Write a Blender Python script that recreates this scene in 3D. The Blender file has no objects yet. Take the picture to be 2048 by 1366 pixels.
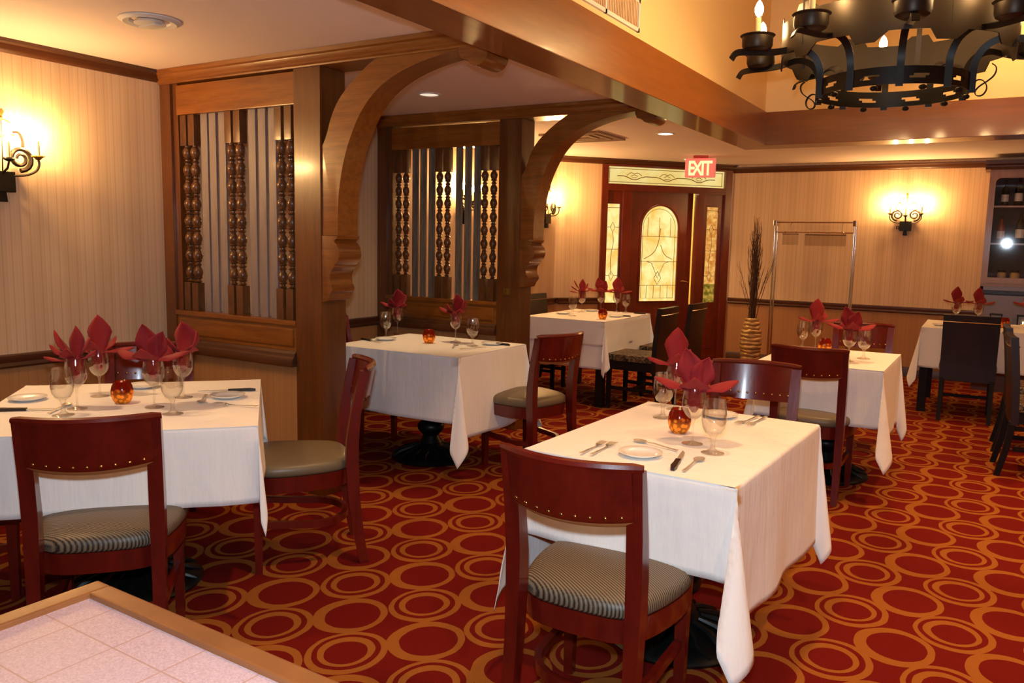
import bpy, bmesh, math, random
from mathutils import Vector, Matrix
R = math.radians
PI = math.pi
scene = bpy.context.scene
COL = scene.collection

# ------------------------------------------------------------------ helpers
def link(o, parent=None):
    COL.objects.link(o)
    if parent is not None:
        o.parent = parent
    return o

def obj(name, bm, m=None, parent=None, smooth=True, angle=40, loc=None, rotz=0.0):
    bmesh.ops.recalc_face_normals(bm, faces=bm.faces)
    me = bpy.data.meshes.new(name)
    if smooth:
        for f in bm.faces:
            f.smooth = True
        ca = math.cos(R(angle))
        for e in bm.edges:
            if len(e.link_faces) == 2:
                if e.link_faces[0].normal.dot(e.link_faces[1].normal) < ca:
                    e.smooth = False
    bm.to_mesh(me)
    bm.free()
    o = bpy.data.objects.new(name, me)
    if m is not None:
        for mm in (m if isinstance(m, (list, tuple)) else [m]):
            me.materials.append(mm)
    link(o, parent)
    if loc is not None:
        o.location = loc
    o.rotation_euler = (0, 0, rotz)
    return o

def tag(o, label=None, cat=None, group=None, kind=None):
    if label: o['label'] = label
    if cat: o['category'] = cat
    if group: o['group'] = group
    if kind: o['kind'] = kind
    return o

def thing(name, label, cat, loc=(0, 0, 0), rotz=0.0, group=None):
    o = bpy.data.objects.new(name, None)
    o.empty_display_size = 0.1
    link(o)
    o.location = loc
    o.rotation_euler = (0, 0, rotz)
    return tag(o, label, cat, group)

KIDS = {}
def kids(o):
    return [c for c in bpy.data.objects if c.parent == o]

def dup(root, label, loc, rotz=0.0, group=None, scale=None):
    def cp(o, parent):
        c = o.copy()
        COL.objects.link(c)
        if parent is not None:
            c.parent = parent
        for ch in kids(o):
            cp(ch, c)
        return c
    src_kids = kids(root)
    c = root.copy()
    COL.objects.link(c)
    for ch in src_kids:
        cp(ch, c)
    c.location = loc
    c.rotation_euler = (0, 0, rotz)
    c['label'] = label
    if group: c['group'] = group
    if scale: c.scale = scale
    return c

def struct(name, bm, m, parent=None, **k):
    o = obj(name, bm, m, parent, **k)
    if parent is None:
        o['kind'] = 'structure'
    return o

NB = bmesh.new

def box(bm, x0, x1, y0, y1, z0, z1, bev=0.0, mat=None):
    vs = [bm.verts.new(c) for c in ((x0,y0,z0),(x1,y0,z0),(x1,y1,z0),(x0,y1,z0),(x0,y0,z1),(x1,y0,z1),(x1,y1,z1),(x0,y1,z1))]
    fs = [bm.faces.new([vs[i] for i in q]) for q in ((3,2,1,0),(4,5,6,7),(0,1,5,4),(1,2,6,5),(2,3,7,6),(3,0,4,7))]
    if mat is not None:
        for f in fs: f.material_index = mat
    if bev > 0:
        es = set()
        for f in fs:
            es.update(f.edges)
        bmesh.ops.bevel(bm, geom=list(es), offset=bev, segments=2, profile=0.7, affect='EDGES')
    return bm

def lathe(bm, prof, n=24, c=(0, 0, 0), cap0=False, cap1=False, M=None):
    rings = []
    for r, z in prof:
        ring = []
        for i in range(n):
            a = 2*PI*i/n
            v = Vector((c[0]+r*math.cos(a), c[1]+r*math.sin(a), c[2]+z))
            if M is not None: v = M @ v
            ring.append(bm.verts.new(v))
        rings.append(ring)
    for a, b in zip(rings, rings[1:]):
        for i in range(n):
            bm.faces.new((a[i], a[(i+1) % n], b[(i+1) % n], b[i]))
    if cap0: bm.faces.new(rings[0][::-1])
    if cap1: bm.faces.new(rings[-1])
    return bm

def tube(bm, pts, r, n=8, closed=False, flat=None):
    """tube along pts; r number or list; flat=(w,h) rectangular strap, w along local side, h normal"""
    pts = [Vector(p) for p in pts]
    m = len(pts)
    rr = r if isinstance(r, (list, tuple)) else [r]*m
    rings = []
    up = Vector((0, 0, 1))
    prev = None
    for i, p in enumerate(pts):
        if closed:
            t = pts[(i+1) % m] - pts[i-1]
        else:
            t = pts[min(i+1, m-1)] - pts[max(i-1, 0)]
        if t.length < 1e-9: t = Vector((0, 0, 1))
        t.normalize()
        if prev is None:
            s = t.cross(up)
            if s.length < 1e-3: s = t.cross(Vector((1, 0, 0)))
        else:
            s = prev - t*prev.dot(t)
            if s.length < 1e-6: s = t.cross(up)
        s.normalize()
        prev = s
        u = s.cross(t)
        ring = []
        if flat:
            w, h = flat
            for a, b in ((-w, -h), (w, -h), (w, h), (-w, h)):
                ring.append(bm.verts.new(p + s*a/2 + u*b/2))
        else:
            for k in range(n):
                a = 2*PI*k/n
                ring.append(bm.verts.new(p + (s*math.cos(a) + u*math.sin(a))*rr[i]))
        rings.append(ring)
    q = len(rings[0])
    pairs = list(zip(rings, rings[1:]))
    if closed: pairs.append((rings[-1], rings[0]))
    for a, b in pairs:
        for i in range(q):
            bm.faces.new((a[i], a[(i+1) % q], b[(i+1) % q], b[i]))
    if not closed:
        bm.faces.new(rings[0][::-1]); bm.faces.new(rings[-1])
    return bm

def loft(bm, secs):
    rings = [[bm.verts.new(p) for p in s] for s in secs]
    q = len(rings[0])
    for a, b in zip(rings, rings[1:]):
        for i in range(q):
            bm.faces.new((a[i], a[(i+1) % q], b[(i+1) % q], b[i]))
    bm.faces.new(rings[0][::-1]); bm.faces.new(rings[-1])
    return bm

def rect(x, y, z, wx, wy):
    return [(x-wx/2, y-wy/2, z), (x+wx/2, y-wy/2, z), (x+wx/2, y+wy/2, z), (x-wx/2, y+wy/2, z)]

def prism(bm, poly, d0, d1, axis='y', bev=0.0):
    """extrude a 2-D outline (a,b): axis y -> (a, d, b); axis x -> (d, a, b); axis z -> (a, b, d)"""
    def P(a, b, d):
        return {'y': (a, d, b), 'x': (d, a, b), 'z': (a, b, d)}[axis]
    A = [bm.verts.new(P(a, b, d0)) for a, b in poly]
    B = [bm.verts.new(P(a, b, d1)) for a, b in poly]
    n = len(poly)
    f0 = bm.faces.new(A[::-1]); f1 = bm.faces.new(B)
    for i in range(n):
        bm.faces.new((A[i], A[(i+1) % n], B[(i+1) % n], B[i]))
    if bev:
        es = list(set(f0.edges) | set(f1.edges))
        bmesh.ops.bevel(bm, geom=es, offset=bev, segments=2, profile=0.7, affect='EDGES')
    return bm

def sphere(bm, c, r, sx=1, sy=1, sz=1, u=12, v=8):
    M = Matrix.Translation(c) @ Matrix.Diagonal((r*sx, r*sy, r*sz, 1))
    bmesh.ops.create_uvsphere(bm, u_segments=u, v_segments=v, radius=1, matrix=M)
    return bm

def arc(cx, cy, r, a0, a1, n):
    return [(cx+r*math.cos(R(a0+(a1-a0)*i/n)), cy+r*math.sin(R(a0+(a1-a0)*i/n))) for i in range(n+1)]

def smoothpts(pts, it=2):
    """Chaikin for open polyline"""
    P = [tuple(p) for p in pts]
    for _ in range(it):
        Q = [P[0]]
        for a, b in zip(P, P[1:]):
            Q.append(tuple(x*.75+y*.25 for x, y in zip(a, b)))
            Q.append(tuple(x*.25+y*.75 for x, y in zip(a, b)))
        Q.append(P[-1]); P = Q
    return P

# ------------------------------------------------------------------ materials
def srgb(r, g, b):
    def f(c):
        c /= 255.0
        return c/12.92 if c <= .04045 else ((c+.055)/1.055)**2.4
    return (f(r), f(g), f(b), 1)

class NT:
    def __init__(s, name):
        s.m = bpy.data.materials.new(name); s.m.use_nodes = True
        s.t = s.m.node_tree; s.n = s.t.nodes; s.l = s.t.links
        s.bsdf = s.n['Principled BSDF']; s.out = s.n['Material Output']
    def add(s, typ, **k):
        nd = s.n.new(typ)
        for a, b in k.items(): setattr(nd, a, b)
        return nd
    def link(s, a, b): s.l.new(a, b)
    def val(s, v):
        nd = s.add('ShaderNodeValue'); nd.outputs[0].default_value = v; return nd.outputs[0]
    def math(s, op, a, b=None, c=None, clamp=False):
        nd = s.add('ShaderNodeMath', operation=op); nd.use_clamp = clamp
        for i, x in enumerate((a, b, c)):
            if x is None: continue
            if isinstance(x, (int, float)): nd.inputs[i].default_value = x
            else: s.link(x, nd.inputs[i])
        return nd.outputs[0]
    def ramp(s, fac, stops, interp='LINEAR'):
        nd = s.add('ShaderNodeValToRGB'); nd.color_ramp.interpolation = interp
        els = nd.color_ramp.elements
        while len(els) < len(stops): els.new(0.5)
        for e, (p, c) in zip(els, stops): e.position = p; e.color = c
        s.link(fac, nd.inputs[0]); return nd.outputs[0]
    def mix(s, fac, a, b, typ='MIX'):
        nd = s.add('ShaderNodeMix', data_type='RGBA', blend_type=typ)
        for i, x in ((0, fac), (6, a), (7, b)):
            if isinstance(x, (int, float)): nd.inputs[i].default_value = x
            elif isinstance(x, tuple): nd.inputs[i].default_value = x
            else: s.link(x, nd.inputs[i])
        return nd.outputs[2]
    def objc(s):
        return s.add('ShaderNodeTexCoord').outputs['Object']
    def mapping(s, vec, scale=(1, 1, 1), rot=(0, 0, 0), loc=(0, 0, 0)):
        nd = s.add('ShaderNodeMapping'); s.link(vec, nd.inputs[0])
        nd.inputs['Scale'].default_value = scale; nd.inputs['Rotation'].default_value = rot
        nd.inputs['Location'].default_value = loc
        return nd.outputs[0]
    def noise(s, vec, scale, detail=3, rough=.5, dist=0):
        nd = s.add('ShaderNodeTexNoise'); s.link(vec, nd.inputs['Vector'])
        nd.inputs['Scale'].default_value = scale; nd.inputs['Detail'].default_value = detail
        nd.inputs['Roughness'].default_value = rough; nd.inputs['Distortion'].default_value = dist
        return nd.outputs['Fac']
    def bump(s, h, strength=.3, dist=.01):
        nd = s.add('ShaderNodeBump'); nd.inputs['Strength'].default_value = strength
        nd.inputs['Distance'].default_value = dist
        s.link(h, nd.inputs['Height']); s.link(nd.outputs[0], s.bsdf.inputs['Normal'])
    def set(s, **k):
        names = dict(color='Base Color', rough='Roughness', metal='Metallic', spec='Specular IOR Level', coat='Coat Weight',
                     coatr='Coat Roughness', emis='Emission Color', emstr='Emission Strength', trans='Transmission Weight', ior='IOR',
                     alpha='Alpha', sheen='Sheen Weight', sss='Subsurface Weight')
        for a, b in k.items():
            i = s.bsdf.inputs[names[a]]
            if hasattr(b, 'is_output') or hasattr(b, 'links') and not isinstance(b, (int, float, tuple)):
                s.link(b, i)
            else: i.default_value = b
        return s

def plain(name, col, rough=.5, metal=0.0, **k):
    t = NT(name); t.set(color=col, rough=rough, metal=metal, **k)
    return t.m

def wood(name, dark, light, grain=(1, 1, 14), rough=.35, coat=.3, scale=3.0, coatr=.15, contrast=1.0):
    """long grain runs along the axis with the small scale number"""
    t = NT(name)
    v = t.mapping(t.objc(), scale=grain)
    n1 = t.noise(v, scale, 5, .6, .6)
    n2 = t.noise(v, scale*5, 3, .5, .2)
    f = t.math('ADD', t.math('MULTIPLY', n1, .75), t.math('MULTIPLY', n2, .25))
    c = t.ramp(f, [(.5-.2/contrast, dark), (.5+.2/contrast, light)])
    t.set(color=c, rough=rough, coat=coat, coatr=coatr)
    t.bump(n2, .08, .004)
    return t.m

def emit(name, col, s):
    t = NT(name)
    e = t.add('ShaderNodeEmission'); e.inputs[0].default_value = col; e.inputs[1].default_value = s
    t.link(e.outputs[0], t.out.inputs[0])
    return t.m

def thin_glass(name, tint=(1, 1, 1, 1), base=.05, gain=.75, rough=.03):
    t = NT(name)
    tr = t.add('ShaderNodeBsdfTransparent'); tr.inputs[0].default_value = tint
    gl = t.add('ShaderNodeBsdfGlossy'); gl.inputs['Roughness'].default_value = rough
    lw = t.add('ShaderNodeLayerWeight'); lw.inputs[0].default_value = .25
    f = t.math('MULTIPLY_ADD', lw.outputs['Facing'], gain, base, clamp=True)
    f = t.math('POWER', f, 1.6)
    f = t.math('ADD', f, base, clamp=True)
    mx = t.add('ShaderNodeMixShader')
    t.link(f, mx.inputs[0]); t.link(tr.outputs[0], mx.inputs[1]); t.link(gl.outputs[0], mx.inputs[2])
    t.link(mx.outputs[0], t.out.inputs[0])
    return t.m

def wallpaper(name, tang, base, line, base2):
    t = NT(name)
    geo = t.add('ShaderNodeNewGeometry')
    dp = t.add('ShaderNodeVectorMath', operation='DOT_PRODUCT')
    t.link(geo.outputs['Position'], dp.inputs[0]); dp.inputs[1].default_value = tang
    s = dp.outputs['Value']
    fr = t.math('FRACT', t.math('MULTIPLY', s, 1/.05))
    d = t.math('ABSOLUTE', t.math('SUBTRACT', fr, .5))
    l1 = t.math('LESS_THAN', d, .06)
    fr2 = t.math('FRACT', t.math('MULTIPLY', s, 1/.0167))
    l2 = t.math('LESS_THAN', t.math('ABSOLUTE', t.math('SUBTRACT', fr2, .5)), .18)
    band = t.math('LESS_THAN', t.math('FRACT', t.math('MULTIPLY', s, 1/.2)), .5)
    c = t.mix(t.math('MULTIPLY', band, .45), base, base2)
    c = t.mix(t.math('MULTIPLY', l1, .34), c, line)
    c = t.mix(t.math('MULTIPLY', l2, .10), c, line)
    t.set(color=c, rough=.6)
    return t.m

M = {}
M['oak'] = wood('oak_panel_wood', srgb(104, 55, 14), srgb(146, 86, 28), (1.2, 1.2, 16), .38, .35, 2.2)
M['oak_h'] = wood('oak_board_wood', srgb(112, 60, 15), srgb(152, 92, 30), (1.2, 10, 16), .36, .35, 2.2)
M['oak_v'] = wood('oak_post_wood', srgb(82, 43, 13), srgb(116, 66, 23), (9, 9, .9), .36, .4, 2.2)
M['beam'] = wood('varnished_beam_wood', srgb(120, 60, 10), srgb(150, 82, 18), (8, .7, 8), .36, .35, 1.6, .1)
M['beam_x'] = wood('varnished_cross_beam_wood', srgb(108, 54, 12), srgb(134, 72, 20), (.7, 8, 8), .34, .45, 1.6, .1)
M['trim'] = wood('dark_trim_wood', srgb(66, 34, 14), srgb(88, 48, 22), (1, 1, 10), .4, .3, 2.5)
M['maho'] = wood('mahogany_chair_wood', srgb(76, 14, 8), srgb(106, 23, 13), (3, 3, 1), .28, .5, 4, .1)
M['maho_bottom'] = plain('pale_chair_edge', srgb(168, 112, 62), .5)
M['doorw'] = wood('mahogany_door_wood', srgb(88, 26, 8), srgb(116, 40, 14), (8, 8, 1), .32, .4, 2.5)
M['spindle'] = wood('dark_spindle_wood', srgb(74, 44, 22), srgb(110, 68, 34), (6, 6, 2), .35, .3, 5)
M['slat'] = wood('grey_slat_wood', srgb(114, 102, 102), srgb(142, 130, 130), (14, 14, 1.2), .5, .1, 2.4)
M['slat_old'] = wood('weathered_slat_wood', srgb(80, 74, 64), srgb(136, 128, 116), (20, 20, 1.6), .6, .0, 2.4, contrast=1.5)
M['ceil'] = plain('ceiling_paint', srgb(240, 220, 210), .8)
M['tray'] = plain('tray_ceiling_paint', srgb(238, 206, 150), .8)
M['iron'] = plain('black_wrought_iron', srgb(52, 40, 28), .42, .55)
M['iron_d'] = plain('dark_iron', srgb(30, 24, 18), .45, .5)
M['castiron'] = plain('cast_iron_base', srgb(26, 28, 27), .4, .6)
M['bulb'] = emit('lit_bulb', (1, .64, .27, 1), 300)
M['sbulb'] = emit('lit_sconce_bulb', (1, .58, .22, 1), 1000)
M['candle'] = plain('ivory_candle_sleeve', srgb(238, 214, 150), .5)
M['brass'] = plain('antique_brass', srgb(150, 118, 60), .35, .9)
M['gilt'] = plain('gilt_leaf_iron', srgb(130, 100, 48), .4, .7)
M['nail'] = plain('brass_nail_head', srgb(186, 140, 84), .25, 1.0)
M['chrome'] = plain('chrome', srgb(225, 215, 200), .12, 1.0)
M['steel'] = plain('polished_steel', srgb(214, 206, 190), .35, .6)
M['handle'] = plain('black_knife_handle', srgb(30, 22, 20), .35)
M['china'] = plain('white_china', srgb(238, 236, 232), .18, 0, coat=.4)
M['glass'] = thin_glass('clear_glass', (1, 1, 1, 1), .085, .9)
M['pane'] = thin_glass('cabinet_pane_glass', (1, 1, 1, 1), .04, .3)
M['white'] = plain('white_paint', srgb(226, 220, 210), .6)
M['leather'] = plain('dark_brown_leather', srgb(24, 12, 9), .38, 0, coat=.2)
M['blackwood'] = plain('black_lacquered_wood', srgb(22, 11, 8), .6, spec=.2)
M['redbulb'] = emit('flame', (1, .7, .3, 1), 25)
M['acryl'] = thin_glass('clear_acrylic', (.93, .93, .92, 1), .10, .5, .08)
M['lead'] = plain('lead_came', srgb(150, 116, 60), .5)
M['dark'] = plain('dark_cabinet_interior', srgb(58, 56, 56), .6)
M['cabfr'] = wood('pale_cabinet_wood', srgb(150, 118, 106), srgb(172, 140, 128), (6, 6, 1), .45, .2, 3)

# napkin
t = NT('burgundy_napkin_cloth')
nv = t.noise(t.objc(), 300, 2); t.set(color=srgb(136, 9, 17), rough=.8, sheen=.03); t.bump(nv, .1, .001); M['napkin'] = t.m
# table linen
t = NT('white_table_linen')
v = t.mapping(t.objc(), scale=(1, 1, .25)); n1 = t.noise(v, 12, 4, .55)
n2 = t.noise(t.objc(), 5, 2)
t.set(color=srgb(242, 238, 232), rough=.75, sheen=.1)
n3 = t.noise(t.mapping(t.objc(), scale=(1, 1, .06)), 55, 2, .5)
t.bump(t.math('ADD', t.math('ADD', n1, n2), t.math('MULTIPLY', n3, .22)), .30, .022); M['linen'] = t.m
# seat weave (ribbed two tone fabric)
t = NT('grey_beige_rib_fabric')
co = t.objc()
sp = t.add('ShaderNodeSeparateXYZ'); t.link(co, sp.inputs[0])
w = t.math('SINE', t.math('ADD', t.math('MULTIPLY', sp.outputs[1], 620), t.math('MULTIPLY', sp.outputs[0], 420)))
w2 = t.math('SINE', t.math('SUBTRACT', t.math('MULTIPLY', sp.outputs[1], 300), t.math('MULTIPLY', sp.outputs[0], 620)))
f = t.math('MULTIPLY_ADD', t.math('MULTIPLY', w, t.math('MULTIPLY_ADD', w2, .3, .8)), .4, .5)
c = t.ramp(f, [(.2, srgb(38, 33, 27)), (.8, srgb(128, 112, 90))])
t.set(color=c, rough=.5); t.bump(f, .25, .002); M['seat'] = t.m
t = NT('olive_vinyl'); t.set(color=srgb(112, 98, 74), rough=.42); M['seat_plain'] = t.m
t = NT('black_gold_pattern_fabric')
n = t.noise(t.objc(), 26, 3, .5, 1.5)
c = t.ramp(n, [(.44, srgb(26, 20, 14)), (.5, srgb(150, 120, 78)), (.56, srgb(26, 20, 14))]); t.set(color=c, rough=.55); M['pattern'] = t.m

# carpet: staggered rows of single and double rings on dark red
t = NT('ring_pattern_carpet')
geo = t.add('ShaderNodeNewGeometry')
sp = t.add('ShaderNodeSeparateXYZ'); t.link(geo.outputs['Position'], sp.inputs[0])
wob = t.noise(geo.outputs['Position'], 9, 2)
PX, PY = .362, .452
def ringset(ox, oy):
    fx = t.math('MULTIPLY', t.math('SUBTRACT', t.math('FRACT', t.math('MULTIPLY', t.math('SUBTRACT', sp.outputs[0], ox), 1/PX)), .5), PX)
    fy = t.math('MULTIPLY', t.math('SUBTRACT', t.math('FRACT', t.math('MULTIPLY', t.math('SUBTRACT', sp.outputs[1], oy), 1/PY)), .5), PY)
    return fx, fy
def dist(fx, fy, cx, cy, sx=1.0, sy=1.0):
    a = t.math('MULTIPLY', t.math('SUBTRACT', fx, cx), sx); b = t.math('MULTIPLY', t.math('SUBTRACT', fy, cy), sy)
    d = t.math('SQRT', t.math('ADD', t.math('MULTIPLY', a, a), t.math('MULTIPLY', b, b)))
    return t.math('ADD', d, t.math('MULTIPLY', t.math('SUBTRACT', wob, .5), .012))
def inside(d, r):
    return t.math('SUBTRACT', 1.0, t.math('SMOOTHSTEP', d, r-.002, r+.002)) if False else t.math('LESS_THAN', d, r)
def ring(dout, rout, din, rin):
    return t.math('MULTIPLY', inside(dout, rout), t.math('SUBTRACT', 1.0, inside(din, rin)))
sx_, sy_ = ringset(1.71-.181, 2.24-.226)          # single rings
s1 = ring(dist(sx_, sy_, 0, 0, 1, .90), .136, dist(sx_, sy_, .009, .005, 1, .92), .102)
dx_, dy_ = ringset(1.53-.181, 2.02-.226)          # double rings
d1 = ring(dist(dx_, dy_, 0, 0, 1, .90), .138, dist(dx_, dy_, -.004, .003, 1, .92), .117)
d2 = ring(dist(dx_, dy_, -.006, .004, 1, .92), .098, dist(dx_, dy_, -.001, -.003, 1, .92), .074)
gold = t.math('MAXIMUM', s1, t.math('MAXIMUM', d1, d2))
inn = inside(dist(sx_, sy_, 0, 0), .1)
fine = t.noise(geo.outputs['Position'], 420, 2)
red = t.ramp(fine, [(.3, srgb(88, 12, 8)), (.7, srgb(116, 20, 13))])
gld = t.ramp(fine, [(.3, srgb(130, 74, 26)), (.7, srgb(160, 98, 40))])
c = t.mix(gold, red, gld)
t.set(color=c, rough=.95, spec=.1); t.bump(fine, .35, .006)
M['carpet'] = t.m

# hammered votive glass
t = NT('amber_red_mosaic_glass')
co = t.objc()
vo = t.add('ShaderNodeTexVoronoi', feature='F1'); t.link(co, vo.inputs['Vector']); vo.inputs['Scale'].default_value = 70
sp = t.add('ShaderNodeSeparateXYZ'); t.link(co, sp.inputs[0])
h = t.math('ADD', t.math('MULTIPLY', sp.outputs[2], 1/.1), t.math('MULTIPLY', t.math('SUBTRACT', vo.outputs['Distance'], .4), .25))
c = t.ramp(h, [(.42, srgb(255, 190, 70)), (.62, srgb(150, 20, 12))])
c2 = t.mix(t.math('MULTIPLY', t.math('GREATER_THAN', vo.outputs['Distance'], .55), .6), c, srgb(120, 50, 14))
trl = t.add('ShaderNodeBsdfTranslucent'); t.link(c2, trl.inputs[0])
dif = t.add('ShaderNodeBsdfPrincipled'); t.link(c2, dif.inputs['Base Color']); dif.inputs['Roughness'].default_value = .15
mx = t.add('ShaderNodeMixShader'); mx.inputs[0].default_value = .45
t.link(trl.outputs[0], mx.inputs[1]); t.link(dif.outputs[0], mx.inputs[2]); t.link(mx.outputs[0], t.out.inputs[0])
M['votive'] = t.m

# lit obscure glass of the entrance
def litglass(name, a, b, s, scale=9):
    t = NT(name)
    n = t.noise(t.objc(), scale, 3, .55, .4)
    c = t.ramp(n, [(.36, a), (.62, b)])
    e = t.add('ShaderNodeEmission'); t.link(c, e.inputs[0]); e.inputs[1].default_value = s
    g = t.add('ShaderNodeBsdfGlossy'); g.inputs['Roughness'].default_value = .2
    mx = t.add('ShaderNodeMixShader'); mx.inputs[0].default_value = .06
    t.link(e.outputs[0], mx.inputs[1]); t.link(g.outputs[0], mx.inputs[2]); t.link(mx.outputs[0], t.out.inputs[0])
    return t.m
M['lit1'] = litglass('lit_door_glass', srgb(248, 196, 92), srgb(255, 240, 160), 1.15, 5)
M['lit2'] = litglass('lit_transom_glass', srgb(246, 212, 120), srgb(255, 232, 150), .95, 3)
M['lit3'] = litglass('lit_amber_glass', srgb(214, 130, 50), srgb(255, 196, 104), .95, 22)
M['lit3g'] = litglass('lit_green_glass', srgb(110, 96, 24), srgb(216, 170, 70), .8, 22)

WC = (srgb(226, 195, 157), srgb(172, 136, 102), srgb(212, 179, 140))
M['wp_y'] = wallpaper('striped_wallpaper_side', (0, 1, 0), *WC)
M['wp_x'] = wallpaper('striped_wallpaper_back', (1, 0, 0), *WC)
M['wp_d'] = wallpaper('striped_wallpaper_angled', (.65944, .75176, 0), *WC)
WT = (srgb(180, 128, 77), srgb(152, 102, 56), srgb(172, 120, 70))
M['wt_y'] = wallpaper('tan_dado_paper_side', (0, 1, 0), *WT)
M['wt_x'] = wallpaper('tan_dado_paper_back', (1, 0, 0), *WT)
M['wt_d'] = wallpaper('tan_dado_paper_angled', (.65944, .75176, 0), *WT)
# pale pink tile top
t = NT('pale_tile')
br = t.add('ShaderNodeTexBrick'); br.offset = 0.0
t.link(t.mapping(t.objc(), scale=(1, 1, 1), loc=(.009, -.006, 0)), br.inputs[0])
br.inputs['Scale'].default_value = 1.0; br.inputs['Mortar Size'].default_value = .0012
br.inputs['Brick Width'].default_value = .096; br.inputs['Row Height'].default_value = .096
sn = t.noise(t.objc(), 420, 2); ln = t.noise(t.objc(), 9, 2)
base = t.ramp(sn, [(.3, srgb(148, 118, 114)), (.7, srgb(178, 146, 142))])
base = t.mix(t.math('MULTIPLY', ln, .3), base, srgb(170, 140, 140))
br.inputs['Mortar'].default_value = srgb(150, 112, 98)
t.link(base, br.inputs['Color1']); t.link(base, br.inputs['Color2'])
t.set(color=br.outputs[0], rough=.45); M['tile'] = t.m
M['countert'] = wood('counter_edge_wood', srgb(100, 56, 24), srgb(128, 74, 34), (1, 1, 8), .4, .3, 5)

# ------------------------------------------------------------------ room dimensions
CH = 2.411           # low ceiling
TH = 3.75            # raised ceiling over the dining floor
Y1, Y2 = 3.234, 5.243
YB = 10.13           # back wall
XR, YF = 8.6, -3.2
A = Vector((.03, 8.40, 0)); B = Vector((1.53, YB, 0))
LD = (B - A).length
dA = (B - A)/LD; nA = Vector((dA.y, -dA.x, 0))

# floor
bm = NB(); box(bm, -.2, XR+.2, YF-.2, YB+.2, -.1, 0)
struct('floor', bm, M['carpet'], smooth=False)
# ceilings
bm = NB()
box(bm, -.2, 2.5, YF, YB+.1, CH, CH+.12)
box(bm, 2.5, XR, 7.2, YB+.1, CH, CH+.12)
struct('ceiling', bm, M['ceil'], smooth=False)
bm = NB(); box(bm, 2.5, XR+.1, YF, 7.3, TH, TH+.1)
struct('ceiling_raised', bm, M['tray'], smooth=False)

def wallstrip(name, bmf, mats):
    pass
RZ0, RZ1 = .716, .787
# left wall (dado paper below the rail, striped paper above)
bm = NB()
box(bm, -.12, 0, YF, 8.45, RZ0+.03, CH+.05, mat=0)
box(bm, -.12, 0, YF, 8.45, 0, RZ0+.03, mat=1)
struct('wall_left', bm, [M['wp_y'], M['wt_y']], smooth=False)
# angled entrance wall: local frame x along dA, y = into the lobby (away from room)
WA = Matrix.Translation(A) @ Matrix(((dA.x, -nA.x, 0, 0), (dA.y, -nA.y, 0, 0), (0, 0, 1, 0), (0, 0, 0, 1)))
def wa(bm):
    bmesh.ops.transform(bm, matrix=WA, verts=bm.verts); return bm
DS0, DS1, DZT = .56, 2.25, 2.345   # clear opening for the door set
bm = NB()
box(bm, -.1, .52, 0, .12, RZ0+.03, CH+.05, mat=0)
box(bm, -.1, .52, 0, .12, 0, RZ0+.03, mat=1)
box(bm, DS1+.02, LD+.05, 0, .12, RZ0+.03, CH+.05, mat=0)
box(bm, DS1+.02, LD+.05, 0, .12, 0, RZ0+.03, mat=1)
box(bm, .52, DS1+.02, 0, .12, DZT, CH+.05, mat=0)
struct('wall_entrance', wa(bm), [M['wp_d'], M['wt_d']], smooth=False)
# back wall
bm = NB()
box(bm, 1.5, XR, YB, YB+.12, RZ0+.03, CH+.05, mat=0)
box(bm, 1.5, XR, YB, YB+.12, 0, RZ0+.03, mat=1)
struct('wall_back', bm, [M['wp_x'], M['wt_x']], smooth=False)
bm = NB(); box(bm, XR, XR+.12, YF, YB, 0, TH, mat=0)
struct('wall_right', bm, [M['wp_y']], smooth=False)
bm = NB(); box(bm, -.12, XR, YF-.12, YF, 0, TH, mat=0)
struct('wall_front', bm, [M['wp_x']], smooth=False)
# walls of the raised ceiling above the beams
bm = NB(); box(bm, 2.5, 2.665, YF, 7.03, 2.5, TH)
struct('wall_upper_left', bm, M['tray'], smooth=False)
bm = NB(); box(bm, 2.5, XR, 7.03, 7.2, 2.5, TH)
struct('wall_upper_back', bm, M['tray'], smooth=False)
# beams
bm = NB(); box(bm, 2.44, 2.683, YF, 7.016, 2.272, 2.54, bev=.004)
struct('trim_1', bm, M['beam'], smooth=False)
bm = NB(); box(bm, 2.44, XR, 7.0161, 7.309, 2.272, 2.54, bev=.004)
struct('trim_2', bm, M['beam_x'], smooth=False)
# crown mouldings
def crown_prof():
    return [(0, 0), (.045, 0), (.045, -.018), (.03, -.026), (.022, -.05), (.012, -.062), (0, -.068)]
def mould(name, p0, p1, prof, m, z, side):
    p0 = Vector(p0); p1 = Vector(p1); d = (p1-p0).normalized(); n = Vector((d.y, -d.x, 0))*side
    bm = NB(); secs = []
    for p in (p0, p1):
        secs.append([(p.x+n.x*a, p.y+n.y*a, z+b) for a, b in prof])
    loft(bm, secs)
    return struct(name, bm, m, angle=30)
mould('trim_3', (0, YF, 0), (0, 8.42, 0), crown_prof(), M['trim'], CH, 1)
mould('trim_4', (A.x, A.y, 0), (B.x, B.y, 0), crown_prof(), M['trim'], CH, 1)
mould('trim_5', (1.5, YB, 0), (4.25, YB, 0), crown_prof(), M['trim'], CH-.03, 1)
rail = [(0, 0), (.018, 0), (.03, .012), (.026, .03), (.032, .045), (.03, .066), (.018, .072), (0, .072)]
mould('trim_6', (0, YF, 0), (0, Y1, 0), rail, M['trim'], RZ0, 1)
mould('trim_7', (0, Y1+.19, 0), (0, Y2, 0), rail, M['trim'], RZ0, 1)
mould('trim_8', (0, Y2+.2, 0), (0, 8.42, 0), rail, M['trim'], RZ0, 1)
mould('trim_9', A, A+dA*.52, rail, M['trim'], RZ0, 1)
mould('trim_10', (1.54, YB, 0), (4.3, YB, 0), rail, M['trim'], RZ0, 1)
base = [(0, 0), (.016, 0), (.016, .09), (.008, .11), (0, .11)]
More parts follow.
